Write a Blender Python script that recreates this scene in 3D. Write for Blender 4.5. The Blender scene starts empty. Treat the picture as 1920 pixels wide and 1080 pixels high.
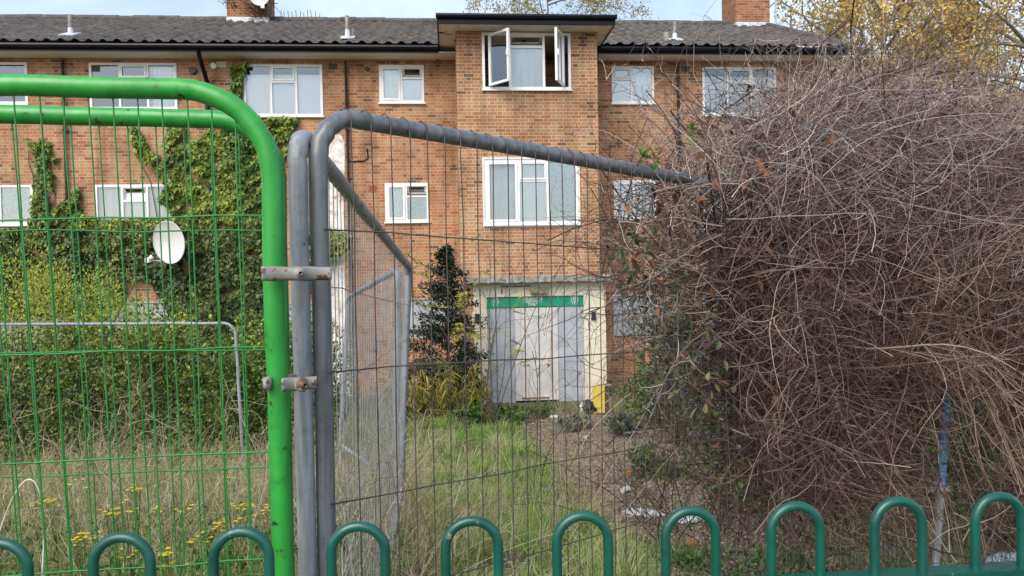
import bpy, bmesh, math, random
import numpy as np
from mathutils import Vector, Matrix, Euler

random.seed(7); rng = np.random.default_rng(7)
SC = bpy.context.scene
COL = SC.collection
A3 = lambda *a: np.array(a, dtype=float)

# ------------------------------------------------------------------ camera
F_PX, PITCH, ROLL = 1400.0, math.radians(1.2), math.radians(1.03)
CAM = A3(0, 0, 1.7)
_F = A3(0, math.cos(PITCH), -math.sin(PITCH))
_R0 = A3(1, 0, 0); _U0 = A3(0, math.sin(PITCH), math.cos(PITCH))
_R = math.cos(ROLL)*_R0 - math.sin(ROLL)*_U0
_U = math.sin(ROLL)*_R0 + math.cos(ROLL)*_U0
def ray(px, py): return _F + ((px-960)/F_PX)*_R + ((540-py)/F_PX)*_U
def at(px, py, D):                                   # the place seen at that spot, D metres ahead
    d = ray(px, py); return CAM + d*(D/d[1])
cd = bpy.data.cameras.new('camera'); cam = bpy.data.objects.new('camera', cd); COL.objects.link(cam)
cd.sensor_width = 36; cd.lens = 36*F_PX/1920; cd.clip_start = 0.05; cd.clip_end = 2000
M = Matrix.Identity(4)
for i in range(3): M[i][0], M[i][1], M[i][2], M[i][3] = _R[i], _U[i], -_F[i], CAM[i]
cam.matrix_world = M
SC.camera = cam

# ------------------------------------------------------------------ helpers
class MB:
    """collects faces, then links them as ONE mesh object"""
    def __init__(s): s.V = []; s.F = []; s.n = 0
    def add(s, V, F, mi=0):
        V = np.asarray(V, float).reshape(-1, 3); F = np.asarray(F, int)
        s.V.append(V); s.F.append((F + s.n, mi)); s.n += len(V); return s
    def box(s, lo, hi, mi=0, ax=None, o=None):
        lo = A3(*lo); hi = A3(*hi)
        c = np.array([[x, y, z] for x in (lo[0], hi[0]) for y in (lo[1], hi[1]) for z in (lo[2], hi[2])])
        if ax is not None: c = c @ np.asarray(ax)
        if o is not None: c = c + o
        return s.add(c, [[0,1,3,2],[4,6,7,5],[0,4,5,1],[2,3,7,6],[0,2,6,4],[1,5,7,3]], mi)
    def quad(s, a, b, c, d, mi=0): return s.add([a, b, c, d], [[0,1,2,3]], mi)
    def tube(s, C, R, k=8, ref=None, mi=0, caps=True):
        C = np.asarray(C, float)
        if C.ndim == 2: C = C[None]
        V, Fq = tubes(C, R, k, ref); s.add(V, Fq, mi)
        if caps and k > 3:
            N, S = C.shape[:2]
            for i in range(N):
                b = i*S*k
                s.F.append((np.array([list(range(b, b+k))]) + (s.n-len(V)), mi))
                s.F.append((np.array([list(range(b+(S-1)*k+k-1, b+(S-1)*k-1, -1))]) + (s.n-len(V)), mi))
        return s
    def build(s, name, mats, parent=None, origin=None, smooth=False):
        V = np.concatenate(s.V) if s.V else np.zeros((0, 3))
        o3 = A3(0, 0, 0) if origin is None else np.asarray(origin, float)
        V = V - o3
        me = bpy.data.meshes.new(name)
        me.vertices.add(len(V)); me.vertices.foreach_set('co', V.astype(np.float32).ravel())
        idx = np.concatenate([f.ravel() for f, _ in s.F]); cnt = np.concatenate([np.full(len(f), f.shape[1]) for f, _ in s.F])
        mi = np.concatenate([np.full(len(f), m) for f, m in s.F])
        st = np.concatenate([[0], np.cumsum(cnt)[:-1]])
        me.loops.add(len(idx)); me.loops.foreach_set('vertex_index', idx.astype(np.int32))
        me.polygons.add(len(cnt)); me.polygons.foreach_set('loop_start', st.astype(np.int32)); me.polygons.foreach_set('loop_total', cnt.astype(np.int32))
        for m in (mats if isinstance(mats, (list, tuple)) else [mats]): me.materials.append(m)
        me.polygons.foreach_set('material_index', mi.astype(np.int32))
        me.polygons.foreach_set('use_smooth', np.full(len(cnt), bool(smooth)))
        me.update(); me.validate()
        ob = bpy.data.objects.new(name, me); COL.objects.link(ob)
        if parent is not None: ob.parent = parent
        elif origin is not None: ob.location = o3
        return ob

def nrm(v): return v/np.maximum(np.linalg.norm(v, axis=-1, keepdims=True), 1e-9)
def tubes(C, R, k=4, ref=None):
    N, S, _ = C.shape
    R = np.broadcast_to(np.asarray(R, float), (N, S)) if np.ndim(R) < 2 else np.asarray(R)
    T = nrm(np.gradient(C, axis=1))
    if ref is None:
        ch = nrm(C[:, -1]-C[:, 0]); ref = np.zeros((N, 3))
        ref[np.arange(N), np.argmin(np.abs(ch), axis=1)] = 1
    else: ref = np.broadcast_to(np.asarray(ref, float), (N, 3))
    A = nrm(np.cross(T, ref[:, None, :])); B = np.cross(T, A)
    an = np.arange(k)*2*math.pi/k
    V = C[:, :, None, :] + R[:, :, None, None]*(A[:, :, None, :]*np.cos(an)[None, None, :, None] + B[:, :, None, :]*np.sin(an)[None, None, :, None])
    base = (np.arange(N)*S*k)[:, None, None] + (np.arange(S-1)*k)[None, :, None]
    j = np.arange(k)[None, None, :]; j2 = (j+1) % k
    Fq = np.stack([base+j, base+j2, base+k+j2, base+k+j], -1).reshape(-1, 4)
    return V.reshape(-1, 3), Fq

def tag(o, label=None, cat=None, group=None, kind=None):
    if label: o['label'] = label
    if cat: o['category'] = cat
    if group: o['group'] = group
    if kind: o['kind'] = kind
    return o
def thing(name, label, cat, loc, rz=0, group=None):
    o = bpy.data.objects.new(name, None); COL.objects.link(o); o.location = tuple(loc); o.rotation_euler = (0, 0, rz)
    o.empty_display_size = .2
    return tag(o, label, cat, group)

# ------------------------------------------------------------------ materials
def newmat(name):
    m = bpy.data.materials.new(name); m.use_nodes = True; nt = m.node_tree
    return m, nt, nt.nodes['Principled BSDF']
def nd(nt, typ, **kw):
    n = nt.nodes.new(typ)
    for k, v in kw.items(): setattr(n, k, v)
    return n
def lk(nt, a, b): nt.links.new(a, b)
def mth(nt, op, a, b=None, c=None):
    n = nd(nt, 'ShaderNodeMath', operation=op)
    for i, v in enumerate((a, b, c)):
        if v is None: continue
        if isinstance(v, (int, float)): n.inputs[i].default_value = v
        else: lk(nt, v, n.inputs[i])
    return n.outputs[0]
def ramp(nt, fac, stops, interp='LINEAR'):
    r = nd(nt, 'ShaderNodeValToRGB'); cr = r.color_ramp; cr.interpolation = interp
    while len(cr.elements) < len(stops): cr.elements.new(.5)
    for e, (p, c) in zip(cr.elements, stops): e.position = p; e.color = (*c, 1) if len(c) == 3 else c
    lk(nt, fac, r.inputs[0]); return r.outputs[0]
def mix(nt, fac, a, b, blend='MIX'):
    n = nd(nt, 'ShaderNodeMix', data_type='RGBA', blend_type=blend)
    for s, v in ((n.inputs[0], fac), (n.inputs[6], a), (n.inputs[7], b)):
        if isinstance(v, (int, float)): s.default_value = v
        elif isinstance(v, tuple): s.default_value = (*v, 1) if len(v) == 3 else v
        else: lk(nt, v, s)
    return n.outputs[2]
def noise(nt, scale, detail=4, rough=.55, vec=None, dist=0):
    n = nd(nt, 'ShaderNodeTexNoise'); n.inputs['Scale'].default_value = scale; n.inputs['Detail'].default_value = detail
    n.inputs['Roughness'].default_value = rough; n.inputs['Distortion'].default_value = dist
    if vec is None: vec = nd(nt, 'ShaderNodeTexCoord').outputs['Object']
    lk(nt, vec, n.inputs['Vector']); return n.outputs[0]
def bump(nt, bs, h, strength=.3, dist=.01):
    b = nd(nt, 'ShaderNodeBump'); b.inputs['Strength'].default_value = strength; b.inputs['Distance'].default_value = dist
    lk(nt, h, b.inputs['Height']); lk(nt, b.outputs[0], bs.inputs['Normal'])

def mat_noise(name, c1, c2, scale=6, rough=.7, spots=None, bumpy=0, metal=0, spot_scale=20, lo=.35, hi=.65, spot_lo=.62, spot_hi=.7, stretch=None):
    m, nt, bs = newmat(name)
    vec = nd(nt, 'ShaderNodeTexCoord').outputs['Object']
    if stretch:
        mp = nd(nt, 'ShaderNodeMapping'); mp.inputs['Scale'].default_value = stretch; lk(nt, vec, mp.inputs[0]); vec = mp.outputs[0]
    col = ramp(nt, noise(nt, scale, 5, .6, vec), [(lo, c1), (hi, c2)])
    if spots is not None:
        f = ramp(nt, noise(nt, spot_scale, 6, .65, vec), [(spot_lo, (0, 0, 0)), (spot_hi, (1, 1, 1))])
        col = mix(nt, f, col, spots)
    lk(nt, col, bs.inputs['Base Color']); bs.inputs['Roughness'].default_value = rough; bs.inputs['Metallic'].default_value = metal
    if bumpy: bump(nt, bs, noise(nt, scale*6, 4, .6, vec), bumpy, .004)
    return m
def mat_leaf(name, stops, rough=.5, transl=.25, nscale=None):
    """a different tint for every leaf"""
    m, nt, bs = newmat(name)
    g = nd(nt, 'ShaderNodeNewGeometry')
    fac = g.outputs['Random Per Island']
    if nscale:
        n2 = noise(nt, nscale, 2, .5)
        fac = mth(nt, 'ADD', mth(nt, 'MULTIPLY', fac, .55), mth(nt, 'MULTIPLY', mth(nt, 'SUBTRACT', n2, .28), 1.0))
    col = ramp(nt, fac, stops)
    lk(nt, col, bs.inputs['Base Color']); bs.inputs['Roughness'].default_value = rough
    if transl:
        t = nd(nt, 'ShaderNodeBsdfTranslucent'); lk(nt, col, t.inputs[0]); ms = nd(nt, 'ShaderNodeMixShader'); ms.inputs[0].default_value = transl
        lk(nt, bs.outputs[0], ms.inputs[1]); lk(nt, t.outputs[0], ms.inputs[2]); lk(nt, ms.outputs[0], nt.nodes['Material Output'].inputs[0])
    return m

def mat_brick(name, stops, mortar, wear=.35, wearcol=(.33,.2,.12)):
    m, nt, bs = newmat(name)
    tc = nd(nt, 'ShaderNodeTexCoord'); sp = nd(nt, 'ShaderNodeSeparateXYZ'); lk(nt, tc.outputs['Object'], sp.inputs[0])
    u = mth(nt, 'ADD', mth(nt, 'ADD', sp.outputs[0], sp.outputs[1]), 50.0); v = mth(nt, 'ADD', sp.outputs[2], 10.0)
    vr = mth(nt, 'DIVIDE', v, .075); course = mth(nt, 'FLOOR', vr); fr = mth(nt, 'SUBTRACT', vr, course)
    odd = mth(nt, 'MODULO', course, 2.0)
    q = mth(nt, 'DIVIDE', mth(nt, 'ADD', u, mth(nt, 'MULTIPLY', odd, .16875)), .3375)
    cell = mth(nt, 'FLOOR', q); p = mth(nt, 'MULTIPLY', mth(nt, 'SUBTRACT', q, cell), .3375)
    hd = mth(nt, 'GREATER_THAN', p, .225)
    ident = mth(nt, 'ADD', mth(nt, 'MULTIPLY', cell, 2.0), hd)
    lp = mth(nt, 'SUBTRACT', p, mth(nt, 'MULTIPLY', hd, .225)); w = mth(nt, 'SUBTRACT', .225, mth(nt, 'MULTIPLY', hd, .1125))
    fz = mth(nt, 'MULTIPLY', fr, .075)
    d = mth(nt, 'MINIMUM', mth(nt, 'MINIMUM', lp, mth(nt, 'SUBTRACT', w, lp)), mth(nt, 'MINIMUM', fz, mth(nt, 'SUBTRACT', .075, fz)))
    d = mth(nt, 'ADD', d, mth(nt, 'MULTIPLY', mth(nt, 'SUBTRACT', noise(nt, 40, 3, .6, tc.outputs['Object']), .5), .006))
    mort = nd(nt, 'ShaderNodeMapRange'); lk(nt, d, mort.inputs[0])
    mort.inputs[1].default_value = .0035; mort.inputs[2].default_value = .0075; mort.inputs[3].default_value = 1; mort.inputs[4].default_value = 0
    cv = nd(nt, 'ShaderNodeCombineXYZ'); lk(nt, ident, cv.inputs[0]); lk(nt, course, cv.inputs[1])
    wn = nd(nt, 'ShaderNodeTexWhiteNoise', noise_dimensions='2D'); lk(nt, cv.outputs[0], wn.inputs['Vector'])
    n1 = noise(nt, .55, 3, .5, tc.outputs['Object'])
    fac = mth(nt, 'ADD', wn.outputs[0], mth(nt, 'MULTIPLY', mth(nt, 'SUBTRACT', n1, .5), .7))
    col = ramp(nt, fac, stops)
    col = mix(nt, mth(nt, 'MULTIPLY', noise(nt, 30, 5, .7, tc.outputs['Object']), wear), col, wearcol)
    grime = ramp(nt, noise(nt, 1.1, 6, .65, tc.outputs['Object']), [(.34, (.56, .52, .48)), (.56, (1, 1, 1))])
    mp = nd(nt, 'ShaderNodeMapping'); mp.inputs['Scale'].default_value = (2.6, 2.6, .22); lk(nt, tc.outputs['Object'], mp.inputs[0])
    grime = mix(nt, .7, grime, ramp(nt, noise(nt, 1.0, 6, .7, mp.outputs[0]), [(.36, (.52, .46, .41)), (.53, (1, 1, 1)), (.7, (1.08, 1.05, 1.0))]), 'MULTIPLY')
    col = mix(nt, mort.outputs[0], col, mortar)
    col = mix(nt, .8, col, grime, 'MULTIPLY')
    lk(nt, col, bs.inputs['Base Color']); bs.inputs['Roughness'].default_value = .9
    bump(nt, bs, mth(nt, 'SUBTRACT', noise(nt, 60, 3, .6, tc.outputs['Object']), mort.outputs[0]), .5, .006)
    return m

BR = [(0, (.15,.07,.045)), (.035, (.22,.10,.06)), (.09, (.36,.13,.06)), (.28, (.46,.175,.082)), (.52, (.46,.215,.105)), (.76, (.46,.255,.132)), (1, (.50,.30,.17))]
BRB = [(0, (.15,.07,.045)), (.04, (.24,.12,.07)), (.10, (.38,.15,.07)), (.26, (.44,.18,.082)), (.52, (.44,.215,.105)), (.8, (.45,.25,.13)), (1, (.48,.295,.165))]
m_brick = mat_brick('brick_orange', BR, (.56,.43,.31))
m_brick_bay = mat_brick('brick_buff', BRB, (.62,.5,.36))
m_brick_red = mat_brick('brick_red', [(0,(.16,.05,.025)),(.4,(.33,.105,.045)),(1,(.44,.17,.075))], (.42,.32,.22))
m_upvc = mat_noise('white_upvc', (.74,.75,.77), (.84,.84,.84), 3, .35, spots=(.5,.48,.44), spot_scale=7, spot_lo=.66, spot_hi=.8)
m_dirtyw = mat_noise('dirty_white_paint', (.62,.6,.57), (.76,.75,.72), 5, .6, spots=(.36,.3,.22), spot_scale=9, spot_lo=.6, spot_hi=.75)
m_black = mat_noise('black_gloss', (.003,.0035,.007), (.007,.008,.013), 8, .3); m_black.node_tree.nodes['Principled BSDF'].inputs['Specular IOR Level'].default_value = .25
m_soffit = mat_noise('cream_soffit', (.66,.61,.52), (.78,.73,.64), 2.5, .8, spots=(.05,.045,.04), spot_scale=3.2, spot_lo=.60, spot_hi=.66)
m_soffit2 = mat_noise('cream_soffit_main', (.64,.61,.54), (.74,.70,.62), 2.5, .8, spots=(.25,.22,.18), spot_scale=1.5, spot_lo=.62, spot_hi=.8)
m_cream = mat_noise('cream_render', (.66,.60,.45), (.74,.69,.55), 3, .8, spots=(.42,.36,.24), spot_scale=6, spot_lo=.6, spot_hi=.75, stretch=(1,1,.5))
m_conc = mat_noise('weathered_concrete', (.22,.205,.185), (.40,.38,.35), 7, .9, spots=(.1,.09,.07), spot_scale=9, spot_lo=.52, spot_hi=.66, bumpy=.5)
m_render = mat_noise('limewash', (.52,.44,.40), (.80,.78,.76), 3.5, .9, spots=(.42,.27,.19), spot_scale=3, spot_lo=.54, spot_hi=.66, lo=.36, hi=.56)
m_steel = mat_noise('pale_steel_sheet', (.31,.345,.385), (.46,.49,.53), 2.5, .45, spots=(.42,.43,.44), spot_scale=6, spot_lo=.6, spot_hi=.7)
m_door = mat_noise('worn_white_door', (.54,.515,.51), (.68,.655,.645), 2.5, .5, spots=(.45,.37,.3), spot_scale=8, spot_lo=.62, spot_hi=.74)
m_rust = mat_noise('rust', (.22,.09,.035), (.36,.17,.07), 14, .9)
m_greensign = mat_noise('green_sign', (0,.27,.14), (.0,.33,.175), 3, .45)
m_whitepaint = mat_noise('white_lettering', (.8,.8,.76), (.85,.85,.82), 3, .5)
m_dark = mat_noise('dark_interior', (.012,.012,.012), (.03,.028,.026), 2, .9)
m_inter = mat_noise('room_shade', (.045,.04,.036), (.08,.07,.06), 2, .9)  # dark colour stands for the shade inside unlit rooms
m_blueboard = mat_noise('pale_board', (.62,.66,.71), (.74,.78,.82), 1.6, .6, stretch=(4,1,.7))
m_whiteboard = mat_noise('white_board', (.80,.82,.84), (.88,.885,.89), 1.2, .6)
m_lead = mat_noise('lead_flashing', (.5,.54,.6), (.68,.71,.76), 9, .5)
m_pipe_brown = mat_noise('brown_pipe', (.045,.03,.026), (.07,.05,.042), 9, .5)
m_red_tile = mat_noise('red_terracotta', (.3,.09,.05), (.4,.13,.07), 9, .8)
m_dish = mat_noise('dish_grey_white', (.62,.62,.63), (.72,.72,.72), 4, .45, spots=(.35,.33,.3), spot_scale=16, spot_lo=.66, spot_hi=.74)
m_plug = mat_noise('black_plastic', (.012,.012,.013), (.03,.03,.032), 20, .45)

def mat_glass():
    m, nt, bs = newmat('window_glass')
    nt.nodes.remove(bs)
    t = nd(nt, 'ShaderNodeBsdfTransparent'); t.inputs[0].default_value = (.93,.96,.96,1)
    g = nd(nt, 'ShaderNodeBsdfGlossy'); g.inputs['Roughness'].default_value = .02; g.inputs[0].default_value = (.9,.95,1,1)
    lw = nd(nt, 'ShaderNodeFresnel'); lw.inputs[0].default_value = 1.55
    tc = nd(nt, 'ShaderNodeTexCoord')
    bp = nd(nt, 'ShaderNodeBump'); bp.inputs['Strength'].default_value = .04; bp.inputs['Distance'].default_value = .05
    lk(nt, noise(nt, 1.3, 2, .5, tc.outputs['Object']), bp.inputs['Height']); lk(nt, bp.outputs[0], g.inputs['Normal'])
    ms = nd(nt, 'ShaderNodeMixShader'); lk(nt, mth(nt, 'MULTIPLY', lw.outputs[0], 3.6), ms.inputs[0])
    lk(nt, t.outputs[0], ms.inputs[1]); lk(nt, g.outputs[0], ms.inputs[2]); lk(nt, ms.outputs[0], nt.nodes['Material Output'].inputs[0])
    return m
m_glass = mat_glass()
def mat_frost(stops=None):
    m, nt, bs = newmat('frosted_glass')
    n = nd(nt, 'ShaderNodeTexVoronoi'); n.inputs['Scale'].default_value = 22; tc = nd(nt, 'ShaderNodeTexCoord')
    mp = nd(nt, 'ShaderNodeMapping'); mp.inputs['Scale'].default_value = (1.6, 1, .7); lk(nt, tc.outputs['Object'], mp.inputs[0]); lk(nt, mp.outputs[0], n.inputs['Vector'])
    col = ramp(nt, mth(nt, 'ADD', mth(nt, 'MULTIPLY', n.outputs['Distance'], .7), mth(nt, 'MULTIPLY', noise(nt, 2.2, 4, .6, tc.outputs['Object']), .6)), stops or [(.15, (.40,.43,.43)), (.38, (.72,.745,.75)), (.62, (.86,.87,.87))])
    lk(nt, col, bs.inputs['Base Color']); bs.inputs['Roughness'].default_value = .18; bs.inputs['Specular IOR Level'].default_value = .8
    bump(nt, bs, n.outputs['Distance'], .5, .01); return m
m_frost = mat_frost(); m_frost2 = mat_frost([(.2, (.20,.27,.27)), (.45, (.46,.56,.56)), (.75, (.66,.74,.73))])
def mat_tile():
    m, nt, bs = newmat('concrete_roof_tile')
    tc = nd(nt, 'ShaderNodeTexCoord')
    col = ramp(nt, noise(nt, 2.2, 6, .7, tc.outputs['Object']), [(.3, (.048,.042,.040)), (.5, (.098,.086,.080)), (.7, (.165,.147,.132))])
    f = ramp(nt, noise(nt, 12, 6, .7, tc.outputs['Object']), [(.56, (0,0,0)), (.72, (1,1,1))])
    col = mix(nt, mth(nt, 'MULTIPLY', f, .7), col, (.24,.22,.195))
    mo = ramp(nt, noise(nt, 1.4, 5, .7, tc.outputs['Object']), [(.6, (0,0,0)), (.72, (1,1,1))])
    col = mix(nt, mth(nt, 'MULTIPLY', mo, .5), col, (.07,.07,.035))
    lk(nt, col, bs.inputs['Base Color']); bs.inputs['Roughness'].default_value = .85
    bump(nt, bs, noise(nt, 50, 4, .7, tc.outputs['Object']), .4, .006); return m
m_tile = mat_tile()

# ------------------------------------------------------------------ ground shape
TH = math.radians(4.6)
O = at(985, 755, 16.5)                                # foot of the stair bay
EX = A3(math.cos(TH), math.sin(TH), 0); EY = A3(-math.sin(TH), math.cos(TH), 0)
def loc(px, py, c):                                   # facade coordinates (along, up) on the plane c metres behind the bay front
    d = ray(px, py); t = ((O-CAM)@EY + c)/(d@EY); p = CAM + d*t - O
    return p@EX, p[2]
def W(u, c, z): return O + EX*u + EY*c + A3(0, 0, z)
def hgt(x, y):
    x = np.asarray(x, float); y = np.asarray(y, float)
    t = np.clip((y-1.9)/6.5, 0, 1); t = t*t*(3-2*t)
    h = -.92*t + np.clip((y-8)/8, 0, 1)*(O[2]+.92)
    k = np.clip((y-2)/2, 0, 1)
    return h + k*(.035*np.sin(x*2.1+y*1.3)+.03*np.sin(x*4.3-y*2.9+1)+.02*np.sin(x*1.1-y*5.1))*np.clip((15.6-y)/3+.15, .15, 1)
def G(px, py):
    d = ray(px, py); t = 3.0
    for _ in range(60):
        p = CAM + d*t; t += (p[2]-float(hgt(p[0], p[1])))/max(-d[2], .05)*.7
    p = CAM + d*t; return A3(p[0], p[1], float(hgt(p[0], p[1])))

# ------------------------------------------------------------------ sky, sun
wd = bpy.data.worlds.new('World'); SC.world = wd; wd.use_nodes = True
nt = wd.node_tree; bg = nt.nodes['Background']
sky = nd(nt, 'ShaderNodeTexSky', sky_type='NISHITA'); sky.sun_disc = False
SUN_EL, SUN_AZ = 42, 205                              # azimuth: from +Y clockwise; the sun is behind the camera, a little to the left
sky.sun_elevation = math.radians(SUN_EL); sky.sun_rotation = math.radians(SUN_AZ); sky.air_density = 1.0; sky.dust_density = 1.5; sky.ozone_density = .8
tc = nd(nt, 'ShaderNodeTexCoord')
mp = nd(nt, 'ShaderNodeMapping'); mp.inputs['Scale'].default_value = (1, 1, 2.2); lk(nt, tc.outputs['Generated'], mp.inputs[0])
cl = ramp(nt, noise(nt, 1.7, 7, .58, mp.outputs[0], .6), [(.42, (.12,.12,.12)), (.72, (.72,.72,.72))])
lk(nt, mix(nt, cl, sky.outputs[0], (5.6, 6.3, 6.8)), bg.inputs[0]); bg.inputs[1].default_value = .137
sd = bpy.data.lights.new('sun', 'SUN'); so = bpy.data.objects.new('sun', sd); COL.objects.link(so)
sd.energy = 1.9; sd.angle = math.radians(45); sd.color = (1, .92, .80)
a, e = math.radians(SUN_AZ), math.radians(SUN_EL)
so.rotation_euler = Vector((-math.sin(a)*math.cos(e), -math.cos(a)*math.cos(e), -math.sin(e))).to_track_quat('-Z', 'Y').to_euler()
so.location = (-6, -12, 14)
SC.view_settings.view_transform = 'Standard'; SC.view_settings.look = 'None'; SC.view_settings.exposure = 0.66

# ------------------------------------------------------------------ ground sheet
def grid_sheet(xs, ys, zf):
    X, Y = np.meshgrid(xs, ys); V = np.stack([X, Y, zf(X, Y)], -1).reshape(-1, 3)
    nx, ny = len(xs), len(ys); i = np.arange(nx-1)[None, :] + np.arange(ny-1)[:, None]*nx
    return V, np.stack([i, i+1, i+1+nx, i+nx], -1).reshape(-1, 4)
m_ground, nt, bs = newmat('weedy_soil')
tc = nd(nt, 'ShaderNodeTexCoord')
col = ramp(nt, noise(nt, 1.3, 6, .7, tc.outputs['Object']), [(.3, (.05,.06,.02)), (.5, (.10,.09,.05)), (.7, (.16,.12,.075))])
col = mix(nt, ramp(nt, noise(nt, 25, 5, .7, tc.outputs['Object']), [(.4, (0,0,0)), (.7, (1,1,1))]), col, (.2,.16,.10))
lk(nt, col, bs.inputs['Base Color']); bs.inputs['Roughness'].default_value = .95; bump(nt, bs, noise(nt, 30, 6, .7, tc.outputs['Object']), .8, .03)
xs = np.concatenate([[-400, -150, -60, -30], np.arange(-16, 16.1, .2), [30, 60, 150, 400]])
ys = np.concatenate([[-200, -60, -20, -5], np.arange(0, 18.1, .2), [25, 40, 90, 200, 500]])
V, Fq = grid_sheet(xs, ys, hgt); g = MB().add(V, Fq).build('ground', m_ground, smooth=True); g['kind'] = 'structure'

# worn path to the door
m_path, nt, bs = newmat('leafy_gravel_path')
tc = nd(nt, 'ShaderNodeTexCoord')
col = ramp(nt, noise(nt, 3, 6, .7, tc.outputs['Object']), [(.3, (.14,.11,.085)), (.5, (.27,.21,.165)), (.72, (.38,.31,.25))])
vo = nd(nt, 'ShaderNodeTexVoronoi'); vo.inputs['Scale'].default_value = 26; lk(nt, tc.outputs['Object'], vo.inputs['Vector'])
col = mix(nt, .55, col, ramp(nt, vo.outputs['Distance'], [(.0, (.40,.32,.26)), (.35, (.30,.225,.17)), (.7, (.08,.06,.05))]))
col = mix(nt, ramp(nt, noise(nt, 2.2, 5, .7, tc.outputs['Object']), [(.55, (0,0,0)), (.68, (1,1,1))]), col, (.07,.08,.025))
lk(nt, col, bs.inputs['Base Color']); bs.inputs['Roughness'].default_value = .95; bump(nt, bs, noise(nt, 45, 5, .7, tc.outputs['Object']), .9, .02)
PL = [(950,776),(965,790),(990,812),(1020,845),(1050,885),(1085,930),(1130,985),(1190,1040),(1270,1110)]
PR = [(1150,774),(1190,790),(1240,812),(1275,845),(1320,885),(1380,930),(1450,985),(1540,1040),(1640,1110)]
rows = []
for k in range(len(PL)-1):
    for f in np.linspace(0, 1, 6, endpoint=False):
        l = G(*(A3(*PL[k])*(1-f)+A3(*PL[k+1])*f)); r = G(*(A3(*PR[k])*(1-f)+A3(*PR[k+1])*f))
        l = l + (rng.random(3)-.5)*.18; r = r + (rng.random(3)-.5)*.2
        q = l[None]+(r-l)[None]*np.linspace(0, 1, 14)[:, None]; q[:, 2] = hgt(q[:, 0], q[:, 1])+.012; rows.append(q)
PATH = np.array(rows); n_r, n_c = PATH.shape[:2]
i = np.arange(n_c-1)[None, :]+np.arange(n_r-1)[:, None]*n_c
po = MB().add(PATH.reshape(-1, 3), np.stack([i, i+1, i+1+n_c, i+n_c], -1).reshape(-1, 4)).build('path', m_path, smooth=True); po['kind'] = 'structure'
def in_path(x, y, grow=0.0):
    """inside the path (rows run away to near)"""
    yl = PATH[:, 7, 1]; o = np.argsort(yl)
    xl = np.interp(y, yl[o], PATH[o, 0, 0]); xr = np.interp(y, yl[o], PATH[o, -1, 0])
    return (x > xl-grow) & (x < xr+grow) & (y < yl.max()+.2)

# ================================================================== the block of flats
B = thing('apartment_block', 'three storey orange brick block of flats, boarded and overgrown, with projecting stair bay', 'building', O, TH)
CM = 1.7                                              # main wall stands this far behind the bay front
ZS = loc(500, 97, CM-.6)[1]                           # main soffit height
ZB = loc(985, 45, -.5)[1]                             # bay soffit height
UL, UR = -16.0, loc(1556, 300, CM)[0]
BL_, BR_ = loc(858, 250, 0)[0], loc(1122, 250, 0)[0]

WALLH = []                                            # openings of the main wall
BAYH = []
def rect(x0, y0, x1, y1, c):
    xm, ym = (x0+x1)/2, (y0+y1)/2
    return (loc(x0, ym, c)[0], loc(x1, ym, c)[0], loc(xm, y1, c)[1], loc(xm, y0, c)[1])

def wall_mesh(mb, u0, u1, z0, z1, c, holes, deep=.11):
    us = sorted({u0, u1, *[h[0] for h in holes], *[h[1] for h in holes]}); zs = sorted({z0, z1, *[h[2] for h in holes], *[h[3] for h in holes]})
    us = [u for u in us if u0 <= u <= u1]; zs = [z for z in zs if z0 <= z <= z1]
    for a, b in zip(us, us[1:]):
        for p, q in zip(zs, zs[1:]):
            um, zm = (a+b)/2, (p+q)/2
            if any(h[0] < um < h[1] and h[2] < zm < h[3] for h in holes): continue
            mb.quad((a, c, p), (b, c, p), (b, c, q), (a, c, q))
    for h in holes:
        a, b, p, q = h[:4]
        mb.quad((a, c, p), (a, c, q), (a, c+deep, q), (a, c+deep, p)); mb.quad((b, c, q), (b, c, p), (b, c+deep, p), (b, c+deep, q))
        mb.quad((a, c, q), (b, c, q), (b, c+deep, q), (a, c+deep, q)); mb.quad((b, c, p), (a, c, p), (a, c+deep, p), (b, c+deep, p))

def ring(mb, a, b, p, q, w, y0, y1):                 # a rectangular frame, butt jointed
    mb.box((a, y0, p), (a+w, y1, q)); mb.box((b-w, y0, p), (b, y1, q))
    mb.box((a+w, y0, p), (b-w, y1, p+w)); mb.box((a+w, y0, q-w), (b-w, y1, q))

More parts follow.
